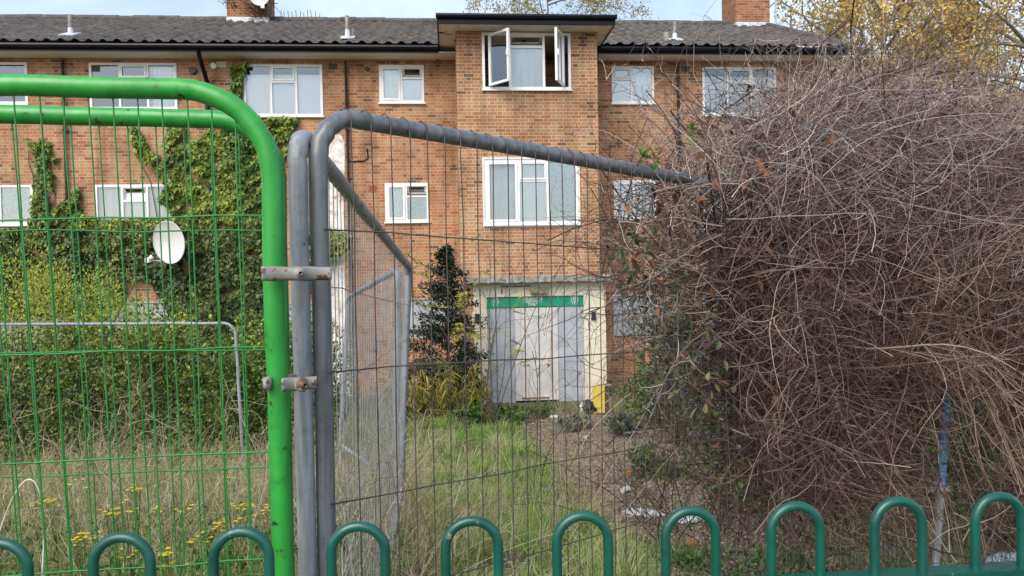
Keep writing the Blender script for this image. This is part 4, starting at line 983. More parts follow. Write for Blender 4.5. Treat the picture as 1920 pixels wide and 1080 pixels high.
# a few things of colour caught in it
def maple(px, py, D, s, m, name, tilt=(0, -1, .2)):
    c = at(px, py, D); n_ = nrm(A3(*tilt)); x_ = nrm(np.cross(A3(.3, 0, 1), n_)); y_ = np.cross(n_, x_); V = [c]
    for k in range(20):
        a_ = k/20*2*math.pi; r = s*(.62+.38*abs(math.cos(a_*2.5)))*(1 if k % 2 else .8); V.append(c+x_*math.cos(a_)*r+y_*math.sin(a_)*r+n_*random.gauss(0, s*.16))
    mb = MB(); mb.add(V, [[0, 1+k, 1+(k+1) % 20] for k in range(20)]); mb.build(name, m, vine, vb)
m_orl = mat_noise('orange_leaf', (.30,.09,.015), (.50,.20,.03), 40, .6, spots=(.12,.05,.02), spot_scale=60); m_rul = mat_noise('russet_leaf', (.20,.075,.04), (.33,.14,.08), 40, .7)
maple(1434, 318, 2.42, .024, m_orl, 'orange_leaf'); maple(1424, 304, 2.44, .02, m_rul, 'russet_leaf', (.5, -1, .5)); maple(1542, 236, 3.0, .018, m_rul, 'russet_leaf'); maple(1691, 192, 3.3, .016, m_orl, 'orange_leaf'); maple(1448, 445, 2.6, .018, m_rul, 'russet_leaf', (1, -1, 0)); maple(1593, 200, 3.1, .02, m_rul, 'russet_leaf', (1, -1, 0)); maple(1902, 195, 3.7, .02, m_rul, 'russet_leaf', (1, -1, 0))
m_fresh = mat_leaf('fresh_green_leaf', [(0, (.05,.12,.02)), (.5, (.09,.2,.03)), (1, (.16,.28,.05))], .5, .3)
for px, py, D in ((1207, 293, 2.35), (1229, 304, 2.35), (1295, 240, 2.5), (1298, 258, 2.5)):
    c = at(px, py, D); n = 9; C = c+rng.normal(0, .008, (n, 3))*A3(.6, .6, 1.6); mb = MB(); leaves(mb, C, rdir(n, .9), rdir(n), .026, .013); mb.build('green_sprig', m_fresh, vine, vb)

# ------------------------------------------------------------------ ivy and creeper on the wall
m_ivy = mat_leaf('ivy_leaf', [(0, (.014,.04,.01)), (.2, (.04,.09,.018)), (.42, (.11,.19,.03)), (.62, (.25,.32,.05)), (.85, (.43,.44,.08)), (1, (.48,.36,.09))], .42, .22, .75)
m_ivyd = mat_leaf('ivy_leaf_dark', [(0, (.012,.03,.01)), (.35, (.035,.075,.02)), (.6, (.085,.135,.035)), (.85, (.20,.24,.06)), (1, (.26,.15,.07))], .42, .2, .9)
m_istem = mat_noise('ivy_stem', (.05,.035,.025), (.1,.07,.05), 20, .9)
IVY_HI = [[(437,122),(468,120),(457,140),(452,190),(470,214),(505,222),(560,221),(500,238),(440,215),(436,160)],
          [(248,238),(258,240),(284,284),(308,300),(318,236),(350,236),(352,270),(380,262),(398,236),(500,246),(500,420),(330,420),(322,390),(305,380),(300,360),(318,350),(296,318),(258,290),(250,260)],
          [(50,258),(64,270),(80,262),(96,268),(100,300),(112,292),(104,318),(98,360),(96,400),(130,372),(152,350),(156,400),(190,412),(330,408),(500,410),(500,470),(0,470),(0,428),(62,428),(68,330),(72,300)],
          [(500,236),(560,222),(548,270),(520,330),(500,380)]]
IVY_LO = [[(0,430),(500,420),(500,760),(352,760),(346,640),(338,612),(318,586),(300,556),(288,532),(262,520),(240,540),(228,578),(0,600)]]
IVY_MID = [[(566,436),(600,430),(622,440),(640,445),(652,462),(640,480),(606,500),(598,520),(566,560)],[(604,420),(668,444),(640,470),(604,480)]]
def on_wall(poly, N, off0, off1, m, kind, sz, seed=0):
    q = sample_poly(N, poly); keep = np.array([noise_hash(x*.02, y*.02) > -.8 for x, y in q]); q = q[keep]
    out = []
    for x, y in q: u, z = loc(x, y, CM); out.append((u, z))
    out = np.array(out); d = off0+(off1-off0)*rng.random(len(q))**1.6
    lump = np.array([.5+.5*noise_hash(x*.03+9, y*.035) for x, y in q])
    d = d*(.35+lump)
    P = O+EX*out[:, :1]+EY*(CM-.01-d)[:, None]+A3(0, 0, 1)*out[:, 1:]
    N_ = len(P); n = nrm(-EY+rng.normal(0, .45, (N_, 3))+A3(0, 0, .35)); ax = nrm(A3(0, 0, -1)+rng.normal(0, .55, (N_, 3))+(-EY)*.25)
    return P, ax, n, rng.uniform(sz*.6, sz*1.25, N_)
def noise_hash(x, y):
    return math.sin(x*3.1+1.7*math.sin(y*2.3))*math.cos(y*2.7+1.3*math.sin(x*1.9+.5))
ivy = thing('ivy', 'thick yellow green ivy covering the lower left wall and climbing to the eaves', 'ivy', W(loc(400, 600, CM)[0], CM-.1, 0))
ib = np.array(ivy.location)
mb = MB()
for poly, N in zip(IVY_HI, (1800, 16000, 10500, 900)):
    P, ax, n, s = on_wall(poly, N, .015, .22, None, 0, .092); lobed(mb, P, ax, n, s)
for poly, N in zip(IVY_MID, (1500, 700)):
    P, ax, n, s = on_wall(poly, N, .02, .35, None, 0, .09); lobed(mb, P, ax, n, s)
mb.build('foliage', m_ivy, ivy, ib)
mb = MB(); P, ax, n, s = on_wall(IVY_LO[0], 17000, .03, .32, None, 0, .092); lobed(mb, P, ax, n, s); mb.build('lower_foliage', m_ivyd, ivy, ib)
# main ivy stems
mb = MB()
for px0, py0, px1, py1 in ((400,700,447,125),(420,700,330,240),(360,660,255,245),(440,700,500,260),(60,560,60,262),(110,560,95,300),(150,560,148,352),(400,640,395,240)):
    a_, b_ = loc(px0, py0, CM), loc(px1, py1, CM); f = np.linspace(0, 1, 14)
    C = np.array([W(a_[0]+(b_[0]-a_[0])*t+random.gauss(0, .05), CM-.03, a_[1]+(b_[1]-a_[1])*t) for t in f]); strands(mb, C[None], .02, .006, 5)
mb.build('stem', m_istem, ivy, ib)
# dead climber on the chimney
cs_ = thing('climber', 'bare dead climber stems on the side of the left chimney', 'climbing plant', W(cu1, cc-.47, czb+.3)); cb = np.array(cs_.location)
mb = MB(); P = np.array([W(cu1-random.uniform(-.02, .38), cc-.50-random.random()*.08, czb+random.uniform(.3, 1.2)) for _ in range(150)])
C = walk(P, nrm(A3(-.35, 0, 1)+rng.normal(0, .4, (150, 3))*A3(1, .2, 1)), rng.uniform(.3, .9, 150), 6, .5); strands(mb, C, .012, .005)
P = np.array([W(cu0-random.uniform(-.3, .1), cc-.50, czb+random.uniform(.6, 1.3)) for _ in range(40)]); C = walk(P, rdir(40)*A3(1, .1, 1), .25, 5, .6); strands(mb, C, .01, .005)
mb.build('stems', m_vdark, cs_, cb)

# ------------------------------------------------------------------ shrubs
def crown_pts(N, c, r, shell=.55, lumps=9, seed=1):
    """points through a lumpy crown: several overlapping clumps, denser towards their outsides"""
    rs = np.random.default_rng(seed); cen = rs.normal(0, .42, (lumps, 3)); cen = cen/np.maximum(1, np.linalg.norm(cen, axis=1, keepdims=True)/.75)
    rad = rs.uniform(.35, .62, lumps)*min(1, 9/lumps)**.42; k = rs.integers(0, lumps, N); d = rs.normal(size=(N, 3)); d /= np.linalg.norm(d, axis=1, keepdims=True)
    rr = (shell+(1-shell)*rs.random(N))*rad[k]; p = cen[k]+d*rr[:, None]
    return np.asarray(c)+p*np.asarray(r), d
def shrub(name, label, cat, base, c, r, N, L, Wd, m, lumps=12, shell=.5, seed=1, stems=14, mstem=None, up=.5, droop=0.0, group=None, twigs=0):
    t = thing(name, label, cat, base, 0, group); bb = np.asarray(base, float)
    P, d = crown_pts(N, c, r, shell, lumps, seed); g_ = hgt(P[:, 0], P[:, 1])+.03; ok = P[:, 2] > g_; P, d = P[ok], d[ok]; n = len(P)
    mb = MB(); leaves(mb, P, nrm(d*.6+rdir(n, up)*1.0-A3(0, 0, droop)), nrm(d+A3(0, 0, 1.0)+rng.normal(0, .5, (n, 3))), rng.uniform(L*.6, L*1.3, n), rng.uniform(Wd*.7, Wd*1.2, n), .2)
    mb.build('foliage', m, t, bb)
    mb = MB(); S = np.repeat(bb[None], stems, 0)+rng.normal(0, .12, (stems, 3))*A3(r[0], r[1], 0); S[:, 2] = hgt(S[:, 0], S[:, 1])-.03
    E = np.asarray(c)+rng.normal(0, .4, (stems, 3))*np.asarray(r); f = np.linspace(0, 1, 7)[None, :, None]; C = S[:, None]*(1-f)+E[:, None]*f; C[:, 1:-1] += rng.normal(0, .035*max(r), (stems, 5, 3))
    strands(mb, C, .016, .005, 4)
    if twigs:
        C2 = walk(P[rng.integers(0, n, twigs)], rdir(twigs, .5), rng.uniform(.12, .4, twigs), 5, .6); strands(mb, C2, .004, .0015)
    mb.build('stems', mstem or m_istem, t, bb); return t
m_hedge = mat_leaf('hedge_leaf', [(0, (.012,.032,.008)), (.3, (.04,.095,.015)), (.55, (.12,.20,.025)), (.78, (.31,.38,.045)), (1, (.52,.50,.08))], .4, .22, 1.1)  # darkest stops paint the shadow between leaves, brightest the highlights on them
m_olive = mat_leaf('olive_shrub_leaf', [(0, (.14,.20,.02)), (.3, (.28,.37,.04)), (.6, (.43,.50,.07)), (.85, (.52,.47,.12)), (1, (.54,.30,.15))], .55, .3, .8)
m_holly = mat_leaf('holly_leaf', [(0, (.006,.014,.008)), (.5, (.017,.035,.018)), (.85, (.035,.06,.028)), (1, (.10,.12,.05))], .25, .08)
m_greyl = mat_leaf('grey_green_leaf', [(0, (.035,.055,.035)), (.5, (.085,.12,.075)), (.85, (.17,.21,.15)), (1, (.30,.33,.27))], .5, .2)
m_weed = mat_leaf('weed_leaf', [(0, (.03,.075,.015)), (.5, (.075,.16,.03)), (.85, (.13,.23,.045)), (1, (.22,.26,.08))], .5, .3)
m_yel = mat_leaf('yellow_sapling_leaf', [(0, (.13,.2,.03)), (.4, (.3,.33,.05)), (.75, (.52,.4,.04)), (1, (.6,.34,.04))], .5, .4)
m_twig = mat_noise('brown_twig', (.075,.052,.042), (.15,.11,.088), 25, .85)
m_straw = mat_leaf('straw', [(0, (.20,.155,.085)), (.4, (.34,.275,.165)), (.75, (.47,.40,.27)), (1, (.60,.53,.40))], .8, .2)
gz = lambda x, y: float(hgt(x, y))
def base_at(px, D): p = at(px, 600, D); return A3(p[0], p[1], gz(p[0], p[1]))
# dark hedge: a row of bushes grown together
HED = [(-70, 9.6, 1.15), (70, 9.3, 1.2), (200, 9.4, 1.2), (320, 9.2, 1.15), (440, 9.5, 1.1), (530, 10.0, 1.0)]
HL = ['dark green hedge bush cut by the left picture edge', 'dark green hedge bush behind the thin grey fence panel, second from the left', 'dark green hedge bush below the olive shrub', 'dark green hedge bush below the satellite dish', 'dark green hedge bush at the rounded corner of the thin grey panel', 'dark hedge bush just left of the bright green post']
for k, (px, D, s) in enumerate(HED):
    b_ = base_at(px, D); top = at(px, 604+8*math.sin(k*2.3), D)[2]; h_ = top-b_[2]
    shrub('hedge_bush', HL[k], 'bush', b_, b_+A3(0, 0, h_*.52), (1.08*s, .75, h_*.62), 7600, .055, .034, m_hedge, 26, .6, 20+k, 8, group='bushes of the dark hedge')
for k, (px, D, top, r, lab) in enumerate(((30, 12.2, 462, 1.7, 'tall olive green shrub at the left picture edge'), (185, 11.8, 500, 1.35, 'lower olive green shrub left of the satellite dish'), (290, 12.0, 570, 1.0, 'small olive green shrub below the bare patch of brick'))):
    b_ = base_at(px, D); zt2 = at(px, top, D)[2]; h_ = zt2-b_[2]
    shrub('olive_shrub', lab, 'shrub', b_, b_+A3(0, 0, h_*.58), (r, .9, h_*.55), 11000, .055, .02, m_olive, 22, .45, 40+k, 20, up=1.0, twigs=160)
# holly beside the entrance: a narrow cone of tiers
hb = base_at(838, 15.0); ht_ = at(842, 462, 15.0)[2]-hb[2]
ho = thing('holly', 'dark conical holly bush left of the entrance', 'shrub', hb)
mb = MB(); ms = MB(); ms.tube(np.array([hb, hb+A3(.02, 0, ht_*.5), hb+A3(-.03, 0, ht_)]), [[.05, .03, .008]], 6, (1, 0, 0))
for k in range(135):
    f = random.random()**.8; z = ht_*(.12+.86*f); rr = (.92*(1-f)**.85+.08); an = random.uniform(0, 2*math.pi); L = rr*random.uniform(.45, 1.3)
    p0 = hb+A3(0, 0, z); p1 = p0+A3(math.cos(an)*L, math.sin(an)*L, L*random.uniform(.1, .5)); f_ = np.linspace(0, 1, 5)[:, None]; C = p0+(p1-p0)*f_+A3(0, 0, 1)*(.12*L*np.sin(f_*math.pi)); strands(ms, C[None], .012, .004, 4)
    n = int(18+40*L/.6); t_ = rng.uniform(.25, 1.05, n)[:, None]; P = p0+(p1-p0)*t_+A3(0, 0, 1)*(.12*L*np.sin(np.minimum(t_, 1)*math.pi))+rng.normal(0, .045, (n, 3)); leaves(mb, P, rdir(n, .5)+nrm(p1-p0)*.7, rdir(n, 1.2), rng.uniform(.055, .10, n), rng.uniform(.03, .05, n), .3)
for k in range(26):                                                                     # leading shoots
    p0 = hb+A3(random.gauss(0, .07), random.gauss(0, .05), ht_*random.uniform(.8, 1.0)); n = 8; P = p0+rng.normal(0, .05, (n, 3)); leaves(mb, P, rdir(n, 1), rdir(n, 1), .06, .03, .3)
mb.build('foliage', m_holly, ho, hb); ms.build('branches', m_istem, ho, hb)
b_ = base_at(872, 14.6); shrub('dark_bush', 'low black green bush squeezed between holly and entrance', 'bush', b_, b_+A3(0, 0, .62), (.36, .4, .8), 1300, .08, .045, m_holly, 8, .3, 61, 6)
b_ = base_at(790, 14.3); shrub('brown_bush', 'faded brown flower heads on a low bush below the pale board', 'bush', b_, b_+A3(0, 0, 1.02), (.62, .35, .22), 1100, .06, .03, mat_leaf('faded_flower_head', [(0, (.07,.05,.04)), (.5, (.14,.10,.075)), (1, (.10,.12,.05))], .8, .1), 9, .2, 62, 16)
# yellowing clump of long narrow leaves
yb = base_at(810, 13.9); yl = thing('yellow_clump', 'clump of yellowing narrow leaves in front of the holly', 'plant', yb); mb = MB(); sm = MB()
N = 70; S0 = yb+rng.normal(0, .22, (N, 3))*A3(2.0, .6, 0); S0[:, 2] = hgt(S0[:, 0], S0[:, 1]); C = walk(S0, nrm(A3(0, 0, 1)+rng.normal(0, .14, (N, 3))), rng.uniform(.6, 1.25, N), 8, .2); strands(sm, C, .006, .003)
P = C[:, 1:].reshape(-1, 3); P = np.repeat(P, 4, 0); n = len(P); leaves(mb, P+rng.normal(0, .02, (n, 3)), nrm(rdir(n)*A3(1, 1, .3)+A3(0, 0, -.75)), rdir(n, .5), rng.uniform(.12, .26, n), rng.uniform(.014, .028, n), .2, 0, .3)
mb.build('foliage', mat_leaf('yellowing_blade', [(0, (.07,.12,.02)), (.4, (.2,.23,.04)), (.75, (.42,.34,.05)), (1, (.5,.38,.1))], .6, .3), yl, yb); sm.build('stems', m_straw, yl, yb)
# grey green shrub with pale leaves beyond the dead climber, and more behind it
for k, (px, D, top, r, N, lab) in enumerate(((1270, 11.5, 588, .75, 2400, 'grey green leafy shrub in front of the small boarded window right of the entrance'), (1390, 9.5, 560, 1.1, 2400, 'grey green leafy shrub deep behind the dead climber'), (1230, 13.6, 690, .7, 1500, 'low grey green shrub beside the yellow board'), (1640, 8.0, 640, 1.4, 2200, 'green shrub showing through the climber above the clamped posts'), (1880, 6.5, 700, 1.2, 2400, 'green shrub behind the hanging stems at the right picture edge'))):
    b_ = base_at(px, D); h_ = at(px, top, D)[2]-b_[2]; shrub('leafy_shrub', lab, 'shrub', b_, b_+A3(0, 0, h_*.55), (r, .8, h_*.55), N, .09, .045, m_greyl if k in (0, 1) else m_weed, 14, .2, 70+k, 16, twigs=120)
# tangle of twiggy dry growth between shrub and climber
b_ = base_at(1330, 7.0); dt = thing('bare_shrub', 'bare twiggy shrub between the path and the dead climber', 'shrub', b_); mb = MB()
N = 34; S0 = b_+rng.normal(0, .3, (N, 3))*A3(1.2, 1, 0); S0[:, 2] = hgt(S0[:, 0], S0[:, 1]); C = walk(S0, nrm(A3(-.1, 0, 1)+rng.normal(0, .5, (N, 3))), rng.uniform(.7, 1.9, N), 9, .5); strands(mb, C, .006, .002, 4)
T = C[:, 2:].reshape(-1, 3); T = np.repeat(T, 3, 0); C2 = walk(T, rdir(len(T), .2), rng.uniform(.12, .45, len(T)), 6, .7); strands(mb, C2, .0028, .001)
mb.build('twigs', m_vdark, dt, b_); mb = MB(); P = C2[:, 3][rng.random(len(C2)) < .6]; n = len(P); leaves(mb, P, rdir(n), rdir(n, 1), rng.uniform(.03, .07, n), rng.uniform(.012, .025, n), .3); mb.build('foliage', mat_leaf('sparse_mixed_leaf', [(0, (.03,.05,.02)), (.5, (.08,.11,.04)), (.8, (.15,.13,.06)), (1, (.18,.08,.04))], .6, .2), dt, b_)

# ------------------------------------------------------------------ saplings and weeds in front of the entrance
def sapling(label, px, D, top, n0, spread, seed, leafy=True, r0=.016, m=m_twig, nleaf=60, ml=None, dense=4, name='sapling', cat='sapling', leaflen=.10):
    r_ = np.random.default_rng(seed); b_ = base_at(px, D); H = at(px, top, D)[2]-b_[2]; t = thing(name, label, cat, b_); mb = MB()
    S0 = b_+r_.normal(0, .035, (n0, 3))*A3(1, 1, 0); d0 = nrm(A3(0, 0, 1)+r_.normal(0, spread, (n0, 3))*A3(1, .6, 0)); C = walk(S0, d0, r_.uniform(.75, 1.02, n0)*H, 12, .22); strands(mb, C, r0, .004, 5)
    T = C[:, 3:11].reshape(-1, 3); T = T[r_.random(len(T)) < .75]; T = np.repeat(T, dense//2, 0); C2 = walk(T, nrm(r_.normal(0, .8, (len(T), 3))*A3(1, .7, 0)+A3(0, 0, .75)), r_.uniform(.15, .42, len(T))*H*.75, 7, .35); strands(mb, C2, r0*.35, .0018, 4)
    mb.build('branches', m, t, b_)
    if leafy:
        tips = C2[r_.integers(0, len(C2), nleaf), r_.integers(3, 7, nleaf)]; mb = MB()
        for p in tips:                                                                  # a feathered leaf
            ax = nrm(r_.normal(0, 1, 3)*A3(1, .6, .3)+A3(0, 0, -.35)); k = 5; C_ = np.repeat(p[None]+0, 2*k, 0)+np.repeat(np.arange(k), 2)[:, None]*ax*leaflen*.32; sgn = np.tile([1, -1], k)[:, None]; side = nrm(np.cross(ax, A3(0, .2, 1)))
            leaves(mb, C_, side*sgn+ax*.5, np.repeat(A3(0, -.4, 1)[None], 2*k, 0)+r_.normal(0, .2, (2*k, 3)), leaflen*.62, leaflen*.26, .1)
        mb.build('foliage', ml or m_yel, t, b_)
    return t
sapling('slender many stemmed sapling with a few yellow leaves before the perforated sheet', 916, 13.6, 440, 6, .22, 3, True, .011, nleaf=40, dense=2, leaflen=.14)
sapling('thin bare sapling rising before the white door', 1000, 8.6, 600, 2, .12, 5, True, .007, nleaf=8, leaflen=.06)
sapling('pale dead branching stem standing before the grey steel sheet', 1078, 10.6, 655, 4, .25, 8, False, .006, m=m_straw, name='dead_sapling', cat='dead plant')
sapling('thin leaning sapling with yellow leaves in front of the holly', 868, 12.6, 430, 2, .2, 9, True, .009, nleaf=26, leaflen=.15)
for k, (px, D, r, h_, N, L, m, lab) in enumerate(((940, 13.9, .42, .34, 420, .10, m_weed, 'bright green leafy weed at the foot of the perforated sheet'), (1010, 14.3, .45, .25, 350, .07, m_weed, 'low green weed on the doorstep below the white door'), (775, 13.6, .5, .22, 420, .09, m_weed, 'spreading green weed left of the entrance path'), (872, 13.4, .28, .34, 260, .15, m_weed, 'broad leaved green weed at the left foot of the doorway'), (1175, 12.4, .42, .34, 420, .10, m_greyl, 'pale thistle like weed beside the yellow board'), (1080, 12.9, .35, .28, 300, .08, m_greyl, 'grey green weed below the grey steel sheet'), (1240, 9.4, .5, .45, 500, .09, m_weed, 'green weed along the right edge of the path'), (1290, 5.7, .45, .22, 500, .05, m_weed, 'low green ground weed at the path edge behind the railing'), (1440, 4.9, .6, .22, 600, .05, m_weed, 'low green ground weed under the dead climber'))):
    b_ = base_at(px, D); shrub('weed', lab, 'weed', b_, b_+A3(0, 0, h_*.45), (r, r*.8, h_*.7), N, L, L*.5, m, 7, .1, 90+k, 8, up=.9)

# ------------------------------------------------------------------ trees behind the building
m_bark = mat_noise('grey_bark', (.14,.13,.115), (.28,.26,.23), 6, .9, spots=(.07,.09,.04), spot_scale=3, spot_lo=.55, spot_hi=.7, bumpy=.4)
def tree(name, label, base, H, R, seed, limbs, leafmat, N, L, zmin=.35, clump=.55, droop=0.0, tr=.22, barkm=None, dens=1.0, lean=(0,0)):
    r_ = np.random.default_rng(seed); base = np.asarray(base, float); t = thing(name, label, 'tree', base)
    mb = MB(); f = np.linspace(0, 1, 10); C = base+np.stack([lean[0]*f*f*H+.25*np.sin(f*5), lean[1]*f*f*H, f*H*.86], -1); mb.tube(C, [tr*(1-f*.85)], 8, (1, 0, 0))
    L1 = []; P0 = []; D0 = []
    for k in range(limbs):
        s = zmin*.7+(1-zmin*.7)*.85*r_.random(); p = C[int(s*9)]+(C[min(9, int(s*9)+1)]-C[int(s*9)])*(s*9 % 1); an = k*2.4+r_.random(); P0.append(p); el = .35+.9*s*r_.random(); D0.append([math.cos(an), math.sin(an), el]); L1.append(R*(1.15-.55*s)*r_.uniform(.7, 1.1))
    g0 = rng.bit_generator.state
    C1 = walk(np.array(P0), np.array(D0), np.array(L1), 9, .35, A3(0, 0, 1), .25); strands(mb, C1, tr*.34, tr*.08, 6)
    idx = np.repeat(np.arange(limbs), 7); k2 = r_.integers(3, 9, len(idx)); P2 = C1[idx, k2]; D2 = nrm(nrm(C1[idx, -1]-C1[idx, 0])*.6+r_.normal(0, .6, (len(idx), 3)))
    C2 = walk(P2, D2, r_.uniform(.25, .6, len(idx))*R*.75, 7, .4, A3(0, 0, -1), droop); strands(mb, C2, tr*.10, tr*.03, 5)
    idx = np.repeat(np.arange(len(C2)), 6); k3 = r_.integers(2, 7, len(idx)); C3 = walk(C2[idx, k3], nrm(r_.normal(0, .7, (len(idx), 3))+A3(0, 0, .1)), r_.uniform(.12, .34, len(idx))*R*.6, 6, .5, A3(0, 0, -1), droop*2); strands(mb, C3, tr*.035, .006, 3)
    mb.build('trunk', barkm or m_bark, t, base, True)
    keep = r_.random(len(C3)) < dens; C3 = C3[keep]
    w_ = np.array([.25+1.5*max(0, noise_hash(*(p[:2]*.7))+noise_hash(p[2]*.9, p[0]*.5)+.4) for p in C3[:, 3]]); w_ /= w_.sum()
    j = r_.choice(len(C3), N, p=w_); P = C3[j, r_.integers(1, 6, N)]+r_.normal(0, clump*.3, (N, 3))
    mb = MB(); leaves(mb, P, rdir(N, -.4), rdir(N, .8), r_.uniform(L*.6, L*1.3, N), r_.uniform(L*.45, L*.75, N), .2); mb.build('crown', leafmat, t, base); return t
m_gold = mat_leaf('autumn_gold_leaf', [(0, (.32,.20,.08)), (.3, (.58,.36,.11)), (.6, (.80,.57,.17)), (.85, (.86,.68,.26)), (1, (.50,.48,.20))], .6, .35)
m_rustl = mat_leaf('autumn_russet_leaf', [(0, (.25,.12,.06)), (.5, (.5,.24,.10)), (1, (.66,.42,.17))], .6, .35)
m_birch = mat_leaf('birch_leaf', [(0, (.22,.20,.06)), (.5, (.42,.36,.10)), (1, (.54,.44,.18))], .6, .35)
m_everg = mat_leaf('evergreen_leaf', [(0, (.03,.05,.03)), (.5, (.075,.105,.06)), (1, (.13,.16,.09))], .5, .15)
def tb(px, D): p = at(px, 600, D); return A3(p[0], p[1], -1.2)
tree('autumn_tree', 'tall tree with golden autumn leaves behind the right end of the building', tb(1665, 27), 17.5, 6.8, 3, 34, m_gold, 24000, .14, .3, .6)
tree('autumn_tree', 'sparse tree with russet leaves and bare twigs at the right picture edge', tb(1950, 25), 15.5, 6.0, 5, 22, m_rustl, 7000, .12, .3, .6)
tree('autumn_tree', 'golden leaved tree partly behind the climber, lower than its neighbour', tb(1800, 32), 16, 6.0, 9, 26, m_gold, 11000, .15, .25, .6)
tree('evergreen_tree', 'grey green evergreen tree between the golden autumn trees', tb(1690, 34), 16.5, 5.2, 8, 20, m_everg, 9000, .22, .3, .55)
tree('birch_tree', 'sparse birch with tiny yellowing leaves showing above the stair bay', tb(1045, 34), 21, 5.0, 12, 24, m_birch, 17000, .10, .45, .45, .9, .12)
tree('bare_tree', 'thin nearly leafless tree beside the right chimney', tb(1500, 29), 15, 3.4, 17, 16, m_rustl, 420, .10, .45, .5, .2, .12)

# ------------------------------------------------------------------ grass and dry stalks
def scatter(N, xr, yr, near=1.0):
    y = yr[0]+(yr[1]-yr[0])*rng.random(N)**near; x = (xr[0]+(xr[1]-xr[0])*rng.random(N))*np.maximum(y, 2.5); return x, y
def blades(mb, x, y, h, w, lean=.35, S=4, mi=0):
    N = len(x); P0 = np.stack([x, y, hgt(x, y)-.02], -1); an = rng.random(N)*2*math.pi; dr = np.stack([np.cos(an), np.sin(an), np.zeros(N)], -1)
    f = np.linspace(0, 1, S)[None, :, None]; ln = (np.abs(rng.normal(0, lean, N))*h)[:, None, None]
    C = P0[:, None]+A3(0, 0, 1)*h[:, None, None]*(f-.18*f*f*ln/np.maximum(h[:, None, None], .01))+dr[:, None]*ln*f*f
    sd = np.stack([-np.sin(an), np.cos(an), np.zeros(N)], -1); a2 = rng.random(N)*2*math.pi; sd = nrm(sd+.7*np.stack([np.cos(a2), np.sin(a2), np.zeros(N)], -1)); wd_ = (w[:, None]*np.array([1, .85, .55, .06])[None, :S])[:, :, None]*sd[:, None]*.5
    V = np.stack([C-wd_, C+wd_], 2).reshape(-1, 3); i = (np.arange(N)*S*2)[:, None]+(np.arange(S-1)*2)[None]
    mb.add(V, np.stack([i, i+1, i+3, i+2], -1).reshape(-1, 4), mi)
def patch(x, y, s=1.0, o=0.0): return np.sin(x*1.7*s+o+1.3*np.sin(y*1.1*s))*np.cos(y*1.4*s-o+1.1*np.sin(x*.9*s))
m_grass = mat_leaf('grass_blade', [(0, (.05,.14,.02)), (.4, (.15,.35,.035)), (.75, (.28,.50,.06)), (1, (.46,.50,.16))], .55, .35)
m_dryg = mat_leaf('dry_grass_blade', [(0, (.20,.26,.06)), (.35, (.34,.38,.12)), (.7, (.54,.50,.29)), (1, (.72,.64,.48))], .8, .3)
m_sage = mat_leaf('sage_grass_blade', [(0, (.05,.12,.02)), (.35, (.14,.25,.04)), (.7, (.30,.37,.09)), (1, (.50,.48,.22))], .7, .3)
def left(x, y): return x/y < -.21
mb = MB()                                             # green grass
x, y = scatter(105000, (-.78, .62), (2.2, 15.6), 1.1); ok = (~in_path(x, y, .06) | (rng.random(len(x)) < .09)) & (patch(x, y, 1.2) > -.55); ok &= (rng.random(len(x)) < np.where(left(x, y), .95, 1)); x, y = x[ok], y[ok]
lush = np.clip(patch(x, y, .8, 2.0)+.35, 0, 1); blades(mb, x, y, (.07+.24*rng.random(len(x))*(.35+lush))*np.where(y > 12.5, .75, 1)*np.where(left(x, y), 1.9, 1), .0034+.0055*rng.random(len(x)), .55)
gr = mb.build('green_grass', m_grass); tag(gr, 'green grass and fresh tufts covering the plot', 'grass', kind='stuff')
mb = MB()                                             # dry and sage tussocks
x, y = scatter(80000, (-.8, .62), (2.2, 14.8), 1.1); ok = ~in_path(x, y, -.05) & ((patch(x, y, 2.3, 4.1) > .30) | (rng.random(len(x)) < .10) | (left(x, y) & (rng.random(len(x)) < .16))); x, y = x[ok], y[ok]
hh = np.where(left(x, y), .22+.42*rng.random(len(x)), .14+.34*rng.random(len(x)))*np.where(y > 11, .7, 1); blades(mb, x, y, hh, .0028+.003*rng.random(len(x)), .55)
dg = mb.build('dry_grass', m_dryg); tag(dg, 'dry straw coloured grass in tussocks over the plot', 'grass', kind='stuff')
mb = MB()                                             # tall fine stand at the left
x, y = scatter(44000, (-.82, -.12), (3.2, 8.6), .85); ok = left(x, y) | ((x/y < -.13) & (y < 7)); x, y = x[ok], y[ok]
hh = (.36+.42*rng.random(len(x)))*(.78+.3*patch(x, y, 1.5))*np.where(y < 4.6, .7, 1); blades(mb, x, y, hh, .0030+.0045*rng.random(len(x))**2, .34)
sg_ = mb.build('tall_grass', m_sage); tag(sg_, 'tall sage coloured grass standing behind the green fence panels', 'grass', kind='stuff')
